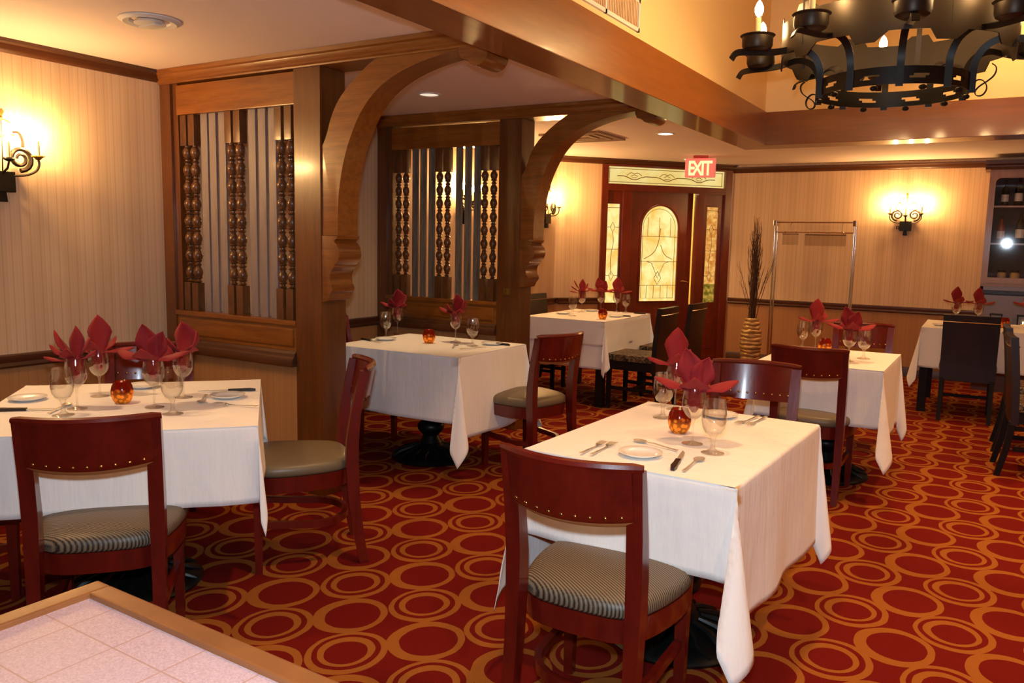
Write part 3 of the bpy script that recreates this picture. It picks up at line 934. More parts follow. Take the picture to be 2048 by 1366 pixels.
# ------------------------------------------------------------------ tables and cloths
TZ = .752
def make_table(label, cx, cy, w, l, rot, legs=False):
    t = thing('dining_table', label, 'table', (cx, cy, 0), rot, 'dining tables')
    bm = NB(); box(bm, -w/2+.004, w/2-.004, -l/2+.004, l/2-.004, TZ-.03, TZ, bev=.004); obj('tabletop', bm, M['blackwood'], t, smooth=False)
    if legs:
        for sx in (-1, 1):
            for sy in (-1, 1):
                bm = NB(); box(bm, -.034, .034, -.034, .034, 0, TZ-.031, bev=.003)
                o = obj('leg', bm, M['blackwood'], t, smooth=False); o.location = (sx*(w/2-.045), sy*(l/2-.045), 0)
        bm = NB(); box(bm, -w/2+.03, w/2-.03, -l/2+.03, l/2-.03, TZ-.1, TZ-.031); obj('apron', bm, M['blackwood'], t, smooth=False)
    else:
        bm = NB()
        lathe(bm, [(.05, .10), (.075, .105), (.06, .13), (.05, .15), (.066, .17), (.085, .19), (.09, .215), (.08, .235), (.055, .25), (.045, .27), (.06, .285), (.075, .30), (.055, .32), (.04, .34), (.038, .62), (.055, .65), (.09, .68)], 20)
        obj('column', bm, M['castiron'], t)
        bm = NB()
        lathe(bm, [(.0, .0), (.255, 0), (.262, .012), (.25, .026), (.21, .04), (.17, .05), (.15, .062), (.11, .07), (.085, .085), (.07, .10), (.0, .105)], 32)
        for k in range(16):
            a = 2*PI*k/16
            tube(bm, [(.09*math.cos(a), .09*math.sin(a), .084), (.15*math.cos(a+.08), .15*math.sin(a+.08), .066), (.2*math.cos(a+.02), .2*math.sin(a+.02), .048), (.25*math.cos(a+.1), .25*math.sin(a+.1), .026)], [.008, .012, .012, .006], 6)
        obj('base', bm, M['castiron'], t)
        bm = NB()
        for a in (45, 135):
            m4 = Matrix.Rotation(R(a), 4, 'Z'); b2 = NB(); box(b2, -.26, .26, -.025, .025, .68, .7199)
            bmesh.ops.transform(b2, matrix=m4, verts=b2.verts)
            me = bpy.data.meshes.new('x'); b2.to_mesh(me); b2.free(); bm.from_mesh(me); bpy.data.meshes.remove(me)
        obj('top_spider', bm, M['castiron'], t, smooth=False)
    return t

def cloth_bm(w, l, bx, by, seed=0, amp=.012, K=.17, z0=0.0, flare=.04, cornK=None, wing=None):
    """cloth over a w x l top: overhang bx past the x edges, by past the y edges; z=0 is the top surface"""
    rnd = random.Random(seed)
    ph = [rnd.uniform(0, 6.28) for _ in range(8)]
    def axis(h, b, dens):
        n1 = max(6, int(2*h/.06)); inner = [-h+2*h*i/n1 for i in range(n1+1)]
        n2 = max(8, int(b/dens)); ov = [b*i/n2 for i in range(1, n2+1)]
        ov = [.004, .010, .018] + [o for o in ov if o > .026]
        return [-h-o for o in reversed(ov)] + inner + [h+o for o in ov]
    us = axis(w/2, bx, .022); vs_ = axis(l/2, by, .022)
    def edge(p):      # rounded edge: returns (out, down)
        r = .010
        if p < r*PI/2:
            a = p/r; return r*math.sin(a), r*(1-math.cos(a))
        return r, r+(p-r*PI/2)
    def ripple(s, p, k):
        return amp*p/.3*(math.sin(s*9+ph[k])*.7+math.sin(s*17+ph[k+1])*.4+math.sin(s*4.1+ph[k+2])*.8)+flare*p
    bm = NB(); G = []
    for u in us:
        row = []
        for v in vs_:
            p = abs(u)-w/2; q = abs(v)-l/2; sx = 1 if u > 0 else -1; sy = 1 if v > 0 else -1
            if p <= 0 and q <= 0: x, y, z = u, v, 0
            elif q <= 0:
                o, dn = edge(p); kk = 0 if sx > 0 else 3
                fade = min(1, (l/2-abs(v))/.12)
                x = sx*(w/2+o-.010+ripple(v, p, kk)*fade + flare*p*(1-fade)); y = v; z = -dn
            elif p <= 0:
                o, dn = edge(q); kk = 1 if sy > 0 else 4
                fade = min(1, (w/2-abs(u))/.12)
                y = sy*(l/2+o-.010+ripple(u, q, kk)*fade + flare*q*(1-fade)); x = u; z = -dn
            else:
                r = math.hypot(p, q); t = math.atan2(q, p)/(PI/2)
                ca, cb_ = (wing or {}).get((sx, sy), (K, K))
                ease = r/(r+.04)
                t0 = math.atan2(by, bx)/(PI/2)
                ox = ca*r*math.sin(PI*min(1, t/(1.2*t0)))*ease
                oy = cb_*r*math.sin(PI*min(1, max(0, (t-.3*t0)/(1-.3*t0))))*ease
                o = math.hypot(ox, oy)
                dn = math.sqrt(max(r*r-o*o, 0))
                ex = flare*r*(1-t); ey = flare*r*t
                dx = ox+ex; dy = oy+ey
                x = sx*(w/2+dx); y = sy*(l/2+dy); z = -max(dn, .0)
            row.append(bm.verts.new((x, y, z+z0)))
        G.append(row)
    for i in range(len(us)-1):
        for j in range(len(vs_)-1):
            bm.faces.new((G[i][j], G[i+1][j], G[i+1][j+1], G[i][j+1]))
    return bm

def cloth(label, cx, cy, w, l, rot, bx, by, seed, z=TZ+.003, **k):
    o = obj('tablecloth', cloth_bm(w, l, bx, by, seed, **k), M['linen'], None, angle=75)
    o.location = (cx, cy, z); o.rotation_euler = (0, 0, rot)
    tag(o, label, 'tablecloth', 'white tablecloths')
    s = o.modifiers.new('thickness', 'SOLIDIFY'); s.thickness = .0016; s.offset = -1
    return o

TABLES = {
    'T0': (1.497, 1.975, 1.0, 1.0, R(47.6)),
    'T1': (3.534, 2.792, .72, 1.02, R(-2.0)),
    'T2': (1.303, 4.262, .965, .82, R(1.5)),
    'T3': (1.165, 6.92, .80, 1.05, R(0)),
    'T4': (3.593, 5.39, .70, .88, R(0)),
    'T5': (4.60, 8.47, 1.44, .90, R(1)),
}
TL = {'T0': 'square table under a white cloth in the left corner', 'T1': 'table under a white cloth in the front centre of the photo',
      'T2': 'table under a white cloth between the two lattice screens', 'T3': 'four-legged table under white cloths beside the entrance door',
      'T4': 'second white-clothed table, behind the front centre one', 'T5': 'four-legged white-clothed table at the far right by the glazed cabinet'}
for k, (cx, cy, w, l, a) in TABLES.items():
    make_table(TL[k], cx, cy, w, l, a, legs=k in ('T3', 'T5'))
def TC(k): return TABLES[k]
cloth('white cloth with a short even drop on the left corner table', *TC('T0'), .29, .29, 3, amp=.007, K=.07)
cloth('white cloth with a long corner point nearly touching the carpet, front centre table', *TC('T1'), .46, .29, 11, amp=.010, wing={(1, -1): (.17, .34), (-1, -1): (.05, .30), (1, 1): (.14, -.16)})
cloth('white cloth draped over the table between the two screens', *TC('T2'), .50, .40, 8, amp=.009)
cloth('short white top cloth on the table by the entrance door', *TC('T3'), .38, .22, 5, amp=.007, z=TZ+.0075)
cloth('longer white under cloth on the table by the entrance door', *TC('T3'), .24, .42, 15, amp=.004, flare=.01)
cloth('white cloth hanging in deep points on the second table, behind the front one', *TC('T4'), .46, .34, 21, amp=.010, wing={(1, -1): (.16, .34), (1, 1): (.12, -.10)})
cloth('white cloth on the far right table by the glazed cabinet', *TC('T5'), .40, .36, 9, amp=.012)

# ------------------------------------------------------------------ tableware
TS = TZ+.0045
def tsz(k): return TS+.0045 if k == 'T3' else TS

def make_wine(label, loc, group, s=1.0, name='wine_glass'):
    t = thing(name, label, 'glass', loc, 0, group)
    bm = NB()
    lathe(bm, [(.0, .004), (.036, .0), (.0365, .0016), (.020, .005), (.006, .010), (.0042, .02), (.0038, .06), (.0045, .078), (.008, .086)], 20)
    obj('stem', bm, M['glass'], t, angle=60)
    bm = NB()
    lathe(bm, [(.006, .0855), (.018, .092), (.030, .104), (.038, .120), (.0415, .138), (.041, .158), (.038, .178), (.0345, .197), (.0338, .2), (.0328, .2), (.0365, .178), (.0395, .158), (.040, .138), (.0365, .120), (.0285, .105), (.017, .094), (.0, .0885)], 24)
    obj('bowl', bm, M['glass'], t, angle=70)
    if s != 1: t.scale = (s, s, s)
    return t

def make_goblet(label, loc, group):
    t = thing('water_goblet', label, 'glass', loc, 0, group)
    bm = NB(); lathe(bm, [(.0, .004), (.034, 0), (.0345, .002), (.018, .006), (.007, .014), (.006, .03), (.008, .046), (.012, .052)], 20); obj('stem', bm, M['glass'], t, angle=60)
    t.scale = (1.12, 1.12, 1.16)
    bm = NB(); lathe(bm, [(.010, .0515), (.024, .060), (.033, .076), (.0365, .095), (.036, .118), (.033, .14), (.0305, .155), (.0295, .155), (.0345, .118), (.035, .095), (.0315, .077), (.023, .062), (.0, .055)], 24); obj('bowl', bm, M['glass'], t, angle=70)
    return t

def leaf_sheet(bm, base, az, el, L, W, curl=0.0, crease=.25, n=9, tip=1.0, roll=0.0):
    """pointed folded cloth leaf growing from base"""
    az, el = R(az), R(el)
    rows = []
    p = Vector(base)
    for i in range(n+1):
        u = i/n
        e = el+curl*(u-.3)
        dirv = Vector((math.cos(e)*math.cos(az), math.cos(e)*math.sin(az), math.sin(e)))
        side = Vector((-math.sin(az), math.cos(az), 0))
        nor = side.cross(dirv)
        if roll:
            q = Matrix.Rotation(R(roll), 3, dirv); side = q @ side; nor = q @ nor
        if i: p = p+dirv*(L/n)
        w = W*(min(1, .42+1.0*u) if u < .60 else max(.0, (1-u)/.40)**.8*1.0)
        row = []
        for j in range(-2, 3):
            v = j/2
            row.append(bm.verts.new(p+side*(w*v)+nor*(w*crease*abs(v)+.003*math.sin(5*u+3*v))))
        rows.append(row)
    for a, b in zip(rows, rows[1:]):
        for j in range(4):
            try: bm.faces.new((a[j], a[j+1], b[j+1], b[j]))
            except ValueError: pass

def make_napkin(label, loc, az0, style, group='burgundy folded napkins', z=.2):
    bm = NB()
    b = (0, 0, .165)
    # gathered foot pushed into the glass
    lathe(bm, [(.006, .112), (.016, .125), (.024, .15), (.028, .18), (.030, .205)], 10)
    rnd = random.Random(style*7+1)
    j = lambda a: rnd.uniform(-a, a)
    if style == 0:      # two tall points and two broad wings
        leaf_sheet(bm, (.008, 0, .185), 180, 72, .155, .046, .10, .3, roll=90)
        leaf_sheet(bm, (-.008, 0, .18), 0, 66, .135, .044, .12, .3, roll=-90)
        leaf_sheet(bm, (0, 0, .19), 180, 22, .145, .062, -.5, .35)
        leaf_sheet(bm, (0, 0, .19), 0, 20, .150, .066, -.4, .35)
        leaf_sheet(bm, (0, -.01, .185), 265, 40, .10, .055, -.2, .3)
        leaf_sheet(bm, (0, .01, .185), 85, 45, .10, .055, .1, .3)
    elif style == 1:    # one tall broad point, low wings
        leaf_sheet(bm, (0, 0, .18), 95, 86, .165, .052, .15, .35)
        leaf_sheet(bm, (0, 0, .185), 178, 18, .125, .040, -.3, .4)
        leaf_sheet(bm, (0, 0, .185), 5, 14, .150, .036, -.35, .4)
        leaf_sheet(bm, (0, -.006, .18), 270, 50, .085, .045, -.1, .3)
        leaf_sheet(bm, (.01, .0, .185), 40, 48, .09, .035, -.1, .3)
    elif style == 2:    # spiky fan of narrow points
        for a, e, L, W in ((180, 10, .12, .022), (180, 32, .125, .024), (175, 58, .145, .028), (90, 88, .14, .034), (10, 62, .11, .03), (0, 30, .10, .03), (265, 50, .08, .04)):
            leaf_sheet(bm, (0, 0, .185), a+j(6), e, L, W, -.15, .4)
    else:               # rounded bunch with a bent tip
        leaf_sheet(bm, (0, 0, .18), 80, 80, .145, .056, .7, .3)
        leaf_sheet(bm, (.01, 0, .185), 10, 56, .11, .050, .6, .35)
        leaf_sheet(bm, (0, 0, .185), 185, 24, .13, .046, -.35, .35)
        leaf_sheet(bm, (0, 0, .185), 230, 46, .095, .045, .2, .3)
        leaf_sheet(bm, (0, 0, .185), 320, 30, .10, .045, -.2, .3)
    bmesh.ops.remove_doubles(bm, verts=bm.verts, dist=1e-5)
    o = obj('napkin', bm, M['napkin'], None, angle=70)
    o.location = loc; o.rotation_euler = (0, 0, R(az0))
    s = o.modifiers.new('thickness', 'SOLIDIFY'); s.thickness = .0018; s.offset = 0
    tag(o, label, 'napkin', group)
    return o

def make_candle(label, loc, group='candle votives', s=1.0):
    t = thing('votive_candle', label, 'candle', loc, 0, group)
    bm = NB()
    lathe(bm, [(.0, .001), (.026, .0), (.036, .016), (.042, .035), (.0425, .052), (.038, .072), (.031, .086), (.030, .09), (.028, .088), (.035, .072), (.039, .052), (.0385, .035), (.033, .018), (.0, .006)], 24)
    obj('jar', bm, M['votive'], t, angle=60)
    bm = NB(); lathe(bm, [(.0, .007), (.02, .007), (.02, .022), (.0, .022)], 14); obj('wax', bm, M['candle'], t, angle=40)
    bm = NB(); lathe(bm, [(.0, .023), (.006, .028), (.0075, .036), (.004, .048), (.0, .058)], 10); obj('flame', bm, M['redbulb'], t)
    return t

def make_plate(label, loc, group='side plates', s=1.0):
    bm = NB()
    lathe(bm, [(.0, .0), (.046, .0), (.052, .004), (.070, .011), (.0725, .0135), (.071, .0145), (.052, .0075), (.046, .004), (.0, .0038)], 36)
    o = obj('side_plate', bm, M['china'], None, angle=60); o.location = loc; o.scale = (s, s, s)
    return tag(o, label, 'plate', group)

def make_knife(label, loc, rot, group='steak knives'):
    t = thing('steak_knife', label, 'knife', loc, rot, group)
    bm = NB(); loft(bm, [[(-.006, y*0-.115, .001), (.006, -.115, .001), (.006, -.115, .009), (-.006, -.115, .009)],
                         [(-.010, -.09, .0), (.010, -.09, .0), (.010, -.09, .012), (-.010, -.09, .012)], [(-.008, -.05, .0), (.008, -.05, .0), (.008, -.05, .011), (-.008, -.05, .011)],
                         [(-.0085, 0, .001), (.0085, 0, .001), (.0085, 0, .010), (-.0085, 0, .010)]])
    obj('handle', bm, M['handle'], t, angle=60)
    bm = NB(); prism(bm, [(-.0075, 0), (.0075, 0), (.008, .06), (.005, .10), (-.006, .125), (-.0075, .08)], .0035, .006, axis='z'); obj('blade', bm, M['steel'], t, angle=30)
    return t

def make_fork(label, loc, rot, group='forks'):
    bm = NB()
    def Z(y): return .003+.010*max(0, (y-.02)/.08)*(1 if y < .06 else max(0, 1-(y-.06)/.05))+.004*max(0, -y/.1)
    def strip(pts, th=.0018):
        for (x0, y0, w0), (x1, y1, w1) in zip(pts, pts[1:]):
            v = [bm.verts.new(c) for c in ((x0-w0, y0, Z(y0)), (x0+w0, y0, Z(y0)), (x1+w1, y1, Z(y1)), (x1-w1, y1, Z(y1)), (x0-w0, y0, Z(y0)+th), (x0+w0, y0, Z(y0)+th), (x1+w1, y1, Z(y1)+th), (x1-w1, y1, Z(y1)+th))]
            for q in ((3, 2, 1, 0), (4, 5, 6, 7), (0, 1, 5, 4), (1, 2, 6, 5), (2, 3, 7, 6), (3, 0, 4, 7)): bm.faces.new([v[i] for i in q])
    strip([(0, -.1, .0065), (0, -.06, .0045), (0, 0, .003), (0, .03, .004), (0, .042, .011), (0, .055, .0125)])
    for x in (-.0108, -.0036, .0036, .0108): strip([(x, .055, .0018), (x, .08, .0016), (x, .098, .0008)])
    bmesh.ops.remove_doubles(bm, verts=bm.verts, dist=1e-5)
    o = obj('fork', bm, M['steel'], None, angle=40); o.location = loc; o.rotation_euler = (0, 0, rot)
    return tag(o, label, 'fork', group)

def make_spoon(label, loc, rot, group='spoons'):
    bm = NB()
    secs = []
    for y, w, z in ((-.1, .006, .003), (-.06, .0045, .004), (0, .003, .007), (.035, .0035, .005)):
        secs.append([(-w, y, z), (w, y, z), (w, y, z+.002), (-w, y, z+.002)])
    loft(bm, secs)
    n = 16; rings = []
    for k, z in ((.15, .0005), (.5, .0012), (.8, .0032), (1.0, .0068), (.93, .0068), (.7, .0038), (.3, .0022)):
        rings.append([bm.verts.new((.0185*k*math.cos(2*PI*i/n), .06+.028*k*math.sin(2*PI*i/n), z)) for i in range(n)])
    for a, b in zip(rings, rings[1:]):
        for i in range(n): bm.faces.new((a[i], a[(i+1) % n], b[(i+1) % n], b[i]))
    bm.faces.new(rings[0][::-1]); bm.faces.new(rings[-1])
    o = obj('spoon', bm, M['steel'], None, angle=50); o.location = loc; o.rotation_euler = (0, 0, rot)
    return tag(o, label, 'spoon', group)

WINE, GOB, TUM, CAN, PLA, KNI, FOR, SPO = [], [], [], [], [], [], [], []
def place(store, maker, label, loc, rot=0, **k):
    if not store:
        o = maker(label, loc, rot, **k) if maker in (make_knife, make_fork, make_spoon) else maker(label, loc, **k)
        store.append(o); return o
    return dup(store[0], label, loc, rot, k.get('group'))

def P(k, x, y): return (x, y, tsz(k))
WG = 'stemmed wine glasses'; GG = 'water goblets'
napk = [  # table, x, y, style, azimuth, glass label, napkin label
    ('T0', 1.432, 1.795, 2, 28, 'wine glass under the leftmost spiky napkin on the corner table', 'spiky red napkin, leftmost on the left corner table'),
    ('T0', 1.268, 1.991, 1, 30, 'tall wine glass under the highest napkin on the corner table', 'red napkin with one tall broad point on the left corner table'),
    ('T0', 1.640, 1.985, 0, 32, 'wine glass just right of the votive on the corner table', 'red napkin with a wide wing in the middle of the left corner table'),
    ('T0', 1.560, 2.180, 3, 30, 'wine glass under the rightmost napkin on the corner table', 'rounded red napkin, rightmost on the left corner table'),
    ('T1', 3.346, 3.215, 1, 25, 'wine glass behind the votive on the front centre table', 'red napkin with a left-pointing wing on the front centre table, farther one'),
    ('T1', 3.600, 2.690, 0, 22, 'tall wine glass right of the votive on the front centre table', 'big red napkin with two tall points on the front centre table'),
    ('T2', .775, 4.560, 3, 25, 'wine glass under the left napkin on the table between the screens', 'bright red napkin, left one on the table between the screens'),
    ('T2', 1.355, 4.460, 3, 5, 'wine glass under the right napkin on the table between the screens', 'bright red napkin, right one on the table between the screens'),
    ('T3', .983, 7.119, 2, 25, 'wine glass under the spiky left napkin on the door-side table', 'spiky dark red napkin, leftmost on the door-side table'),
    ('T3', 1.090, 7.330, 0, 20, 'wine glass under the wide middle napkin on the door-side table', 'wide dark red napkin, in the middle of the door-side table'),
    ('T3', 1.235, 7.390, 1, 25, 'wine glass under the right napkin on the door-side table', 'dark red napkin, rightmost on the door-side table'),
    ('T4', 3.430, 5.700, 1, 20, 'wine glass under the left napkin on the second table', 'dark red napkin, left one on the second table'),
    ('T4', 3.710, 5.240, 0, 22, 'wine glass under the right napkin on the second table', 'dark red napkin, right one on the second table'),
    ('T5', 4.120, 8.680, 1, 20, 'wine glass under the leftmost napkin on the far right table', 'dark red napkin, leftmost on the far right table'),
    ('T5', 4.300, 8.700, 1, 25, 'wine glass under the middle napkin on the far right table', 'dark red napkin, middle one on the far right table'),
    ('T5', 4.700, 8.660, 0, 15, 'wine glass at the far right edge of the photo', 'red napkin cut off by the right edge of the photo'),
]
for k, x, y, st, az, lg, ln in napk:
    place(WINE, make_wine, lg, P(k, x, y), group=WG)
    make_napkin(ln, P(k, x, y), az, st)
for k, x, y, l in (
    ('T0', 1.80, 1.95, 'empty goblet nearest the bare front edge of the corner table, right group'),
    ('T1', 3.364, 3.027, 'empty goblet, leftmost glass on the front centre table'),
    ('T2', .860, 4.330, 'empty goblet, leftmost glass on the table between the screens'),
    ('T2', 1.559, 4.361, 'empty goblet, rightmost glass on the table between the screens'),
    ('T3', 1.101, 6.690, 'empty goblet, leftmost glass on the door-side table'),
    ('T3', 1.340, 7.370, 'empty goblet, rightmost glass on the door-side table'),
    ('T4', 3.340, 5.740, 'empty goblet, leftmost glass on the second table'),
    ('T4', 3.770, 5.430, 'empty goblet, rightmost glass on the second table'),
):
    place(GOB, make_goblet, l, P(k, x, y), group=GG)
place(GOB, make_goblet, 'large goblet, leftmost glass on the left corner table', P('T0', 1.500, 1.700), group=GG)
place(GOB, make_goblet, 'large goblet, rightmost glass on the front centre table', P('T1', 3.698, 2.606), group=GG)
for k, x, y, l in (
    ('T0', 1.462, 1.965, 'lit red and amber votive on the left corner table'),
    ('T1', 3.504, 2.825, 'lit red and amber votive on the front centre table'),
    ('T2', 1.252, 4.301, 'lit red and amber votive on the table between the screens'),
    ('T3', 1.446, 6.605, 'lit votive near the front edge of the door-side table'),
    ('T4', 3.509, 5.600, 'lit votive on the second table'),
    ('T5', 4.514, 8.480, 'lit votive at the far right table, between two chair backs'),
):
    place(CAN, make_candle, l, P(k, x, y))
for k, x, y, l in (
    ('T0', 1.111, 1.778, 'white side plate at the left edge of the photo, corner table'),
    ('T0', 1.221, 2.222, 'white side plate behind the votive on the corner table'),
    ('T0', 1.698, 2.292, 'white side plate at the right end of the corner table'),
    ('T1', 3.510, 2.440, 'white side plate in the foreground of the front centre table'),
    ('T1', 3.545, 3.190, 'white side plate at the far end of the front centre table'),
    ('T2', .935, 4.240, 'white side plate at the left end of the table between the screens'),
    ('T2', 1.620, 4.500, 'white side plate at the right end of the table between the screens'),
    ('T3', .930, 6.830, 'white side plate at the near left of the door-side table'),
    ('T3', 1.000, 7.300, 'white side plate at the far side of the door-side table'),
    ('T3', 1.440, 6.900, 'white side plate at the right side of the door-side table'),
    ('T4', 3.50, 5.03, 'white side plate at the near end of the second table'),
    ('T5', 4.02, 8.30, 'white side plate at the left end of the far right table'),
):
    place(PLA, make_plate, l, P(k, x, y), group='side plates')
def ang(x0, y0, x1, y1): return math.atan2(y1-y0, x1-x0)-PI/2
for k, (x0, y0), (x1, y1), l in (
    ('T0', (1.24, 1.60), (1.38, 1.735), 'steak knife pointing right at the left edge of the photo, corner table'),
    ('T0', (1.665, 2.456), (1.52, 2.31), 'steak knife with long black handle at the right back edge of the corner table'),
    ('T1', (3.660, 2.331), (3.620, 2.547), 'steak knife with thick dark handle, foreground of the front centre table'),
    ('T2', (1.735, 4.52), (1.53, 4.57), 'steak knife at the right end of the table between the screens'),
    ('T2', (.81, 4.15), (1.0, 4.10), 'steak knife at the left end of the table between the screens'),
    ('T3', (1.52, 7.00), (1.35, 6.96), 'steak knife in front of the door-side table, nearer one'),
    ('T3', (1.53, 7.35), (1.35, 7.33), 'steak knife at the far right of the door-side table'),
):
    a = ang(x0, y0, x1, y1)
    place(KNI, make_knife, l, (x0+(x1-x0)*.5, y0+(y1-y0)*.5, tsz(k)), a, group='steak knives')
for k, (x0, y0), (x1, y1), l in (
    ('T0', (1.964, 2.218), (1.77, 2.16), 'fork at the right end of the corner table'),
    ('T1', (3.350, 2.325), (3.345, 2.53), 'left fork of the pair beside the foreground plate'),
    ('T1', (3.385, 2.320), (3.378, 2.55), 'right fork of the pair beside the foreground plate'),
    ('T1', (3.675, 3.245), (3.649, 3.1), 'left fork of the far pair on the front centre table'),
    ('T1', (3.705, 3.25), (3.690, 3.1), 'right fork of the far pair on the front centre table'),
    ('T2', (1.68, 4.30), (1.62, 4.16), 'fork lying at the right end of the table between the screens'),
):
    place(FOR, make_fork, l, (x0+(x1-x0)*.5, y0+(y1-y0)*.5, tsz(k)), ang(x0, y0, x1, y1), group='forks')
for k, (x0, y0), (x1, y1), l in (
    ('T0', (1.45, 1.66), (1.30, 1.86), 'spoon between the glasses at the left of the corner table'),
    ('T0', (1.60, 2.26), (1.72, 2.14), 'spoon near the right plate of the corner table'),
    ('T1', (3.580, 2.560), (3.42, 2.61), 'spoon lying behind the foreground plate'),
    ('T1', (3.695, 2.33), (3.690, 2.53), 'spoon lying right of the dark knife handle, foreground'),
    ('T2', (1.52, 4.20), (1.46, 4.32), 'spoon in front of the right wine glass on the table between the screens'),
):
    place(SPO, make_spoon, l, (x0+(x1-x0)*.5, y0+(y1-y0)*.5, tsz(k)), ang(x0, y0, x1, y1), group='spoons')

# ------------------------------------------------------------------ wall sconces
def make_sconce(label, loc, rot):
    t = thing('wall_sconce', label, 'wall lamp', loc, rot, 'wrought iron wall sconces')
    # local: x along the wall, +y out of the wall, z up, origin at the bottom of the plate
    bm = NB(); box(bm, -.06, .06, .002, .055, .05, .155, bev=.004); prism(bm, [(-.022, 0), (.022, 0), (.016, .05), (-.016, .05)], .01, .045, axis='y')
    obj('back_plate', bm, M['iron_d'], t, smooth=False)
    bm = NB(); tube(bm, [(.066, .04, .07), (.085, .04, .07), (.085, .04, .10), (.066, .04, .10)], .006, 6, closed=True); obj('ring', bm, M['iron_d'], t)
    bm = NB(); tube(bm, [(0, .05, .15), (0, .06, .30), (0, .06, .44)], [.004, .0035, .003], 6)
    obj('stem', bm, M['iron'], t)
    bm = NB()
    leaf_sheet(bm, (0, .06, .415), 180, -5, .05, .012, -.8); leaf_sheet(bm, (0, .06, .415), 0, -5, .05, .012, -.8); leaf_sheet(bm, (0, .06, .43), 90, 80, .04, .014, 0); leaf_sheet(bm, (0, .06, .43), 250, 65, .035, .012, 0)
    sphere(bm, (0, .06, .422), .009)
    o = obj('leaf_finial', bm, M['gilt'], t); m = o.modifiers.new('thickness', 'SOLIDIFY'); m.thickness = .002
    bm = NB(); leaf_sheet(bm, (0, .06, .33), 180, 25, .07, .013, -1.2); leaf_sheet(bm, (0, .06, .33), 0, 25, .07, .013, -1.2); sphere(bm, (0, .06, .33), .008)
    o = obj('leaf_collar', bm, M['gilt'], t); m = o.modifiers.new('thickness', 'SOLIDIFY'); m.thickness = .002
    for s in (-1, 1):
        bm = NB()
        pts = [(s*.055, .05, .135), (s*.11, .075, .14), (s*.15, .095, .165), (s*.162, .10, .20), (s*.156, .10, .225)]
        tube(bm, smoothpts(pts, 2), .006, 8)
        sp = []
        for i in range(30):
            a = R(-90+s*0+i*22); r = .062*(1-i/38)
            sp.append((s*(.085+r*math.cos(a)), .06, .225+r*math.sin(a)))
        tube(bm, sp, [.014]+[.0135-.00022*i for i in range(29)], 6)
        tube(bm, smoothpts([(s*.10, .06, .275), (s*.105, .06, .32), (s*.085, .06, .36), (s*.055, .06, .355)], 2), [.008]*9+[.006]*(len(smoothpts([(0, 0, 0)]*4, 2))-9), 6)
        obj('scroll_arm', bm, M['iron'], t)
        bm = NB()
        lathe(bm, [(.004, .222), (.012, .224), (.018, .232), (.030, .238), (.026, .244), (.010, .242)], 10, (s*.156, .10, 0))
        for a in (0, 90, 180, 270): leaf_sheet(bm, (s*.156, .10, .236), a+45, 8, .034, .008, .3)
        obj('drip_cup', bm, M['gilt'], t)
        bm = NB(); lathe(bm, [(.0095, .243), (.0095, .318), (.0, .320)], 10, (s*.156, .10, 0)); cd = obj('candle_sleeve', bm, M['candle'], t)
        bm = NB(); lathe(bm, [(.0, .318), (.010, .326), (.014, .342), (.011, .360), (.004, .376), (.0, .382)], 10, (s*.156, .10, 0)); obj('bulb', bm, M['sbulb'], cd)
    bm = NB(); lathe(bm, [(.004, .200), (.016, .205), (.030, .214), (.026, .222), (.0, .220)], 10, (0, .115, 0)); tube(bm, [(0, .05, .145), (0, .10, .17), (0, .115, .2)], .006, 6); obj('drip_cup', bm, M['iron_d'], t)
    bm = NB(); lathe(bm, [(.0095, .221), (.0095, .300), (.0, .302)], 10, (0, .115, 0)); cd = obj('candle_sleeve', bm, M['candle'], t)
    bm = NB(); lathe(bm, [(.0, .300), (.010, .308), (.014, .324), (.011, .342), (.004, .358), (.0, .364)], 10, (0, .115, 0)); obj('bulb', bm, M['sbulb'], cd)
    return t
sc0 = make_sconce('wrought iron wall sconce at the left edge of the photo', (.001, 2.275, 1.585), R(-90))
dup(sc0, 'wall sconce seen glowing through the slats of the farther screen', (.001, 6.49, 1.585), R(-90))
dup(sc0, 'wall sconce on the cream wall just left of the entrance door', (.001, 8.10, 1.585), R(-90))
dup(sc0, 'two-scroll wall sconce alone on the cream back wall', (3.49, YB-.001, 1.585), R(180))

# ------------------------------------------------------------------ chandelier
HX, HY = 3.955, 4.268
cz = thing('chandelier', 'large black wrought iron ring chandelier with candle bulbs', 'chandelier', (HX, HY, 2.148), R(-83))
# local frame: +x points at the camera side of the room
def band(bm, r, f0, f1, n=120, th=.005):
    ring = []
    for i in range(n):
        a = 2*PI*i/n; c, s = math.cos(a), math.sin(a)
        ring.append([bm.verts.new((rr*c, rr*s, z)) for rr, z in ((r, f0(a)), (r, f1(a)), (r-th, f1(a)), (r-th, f0(a)))])
    for i in range(n):
        a, b = ring[i], ring[(i+1) % n]
        for k in range(4): bm.faces.new((a[k], b[k], b[(k+1) % 4], a[(k+1) % 4]))
NA = 10
def phase(a, off=0): return ((math.degrees(a)-5+off) % 36)/36
def tab(p, c, w, sl):
    d = abs(p-c); return 1.0 if d < w else (0.5 if d < w+sl else 0.0)
bm = NB()
band(bm, .50, lambda a: .185-.042*tab(phase(a), .5, .14, .06), lambda a: .335+.04*tab(phase(a), .5, .16, .06))
obj('upper_band', bm, M['iron'], cz, angle=30)
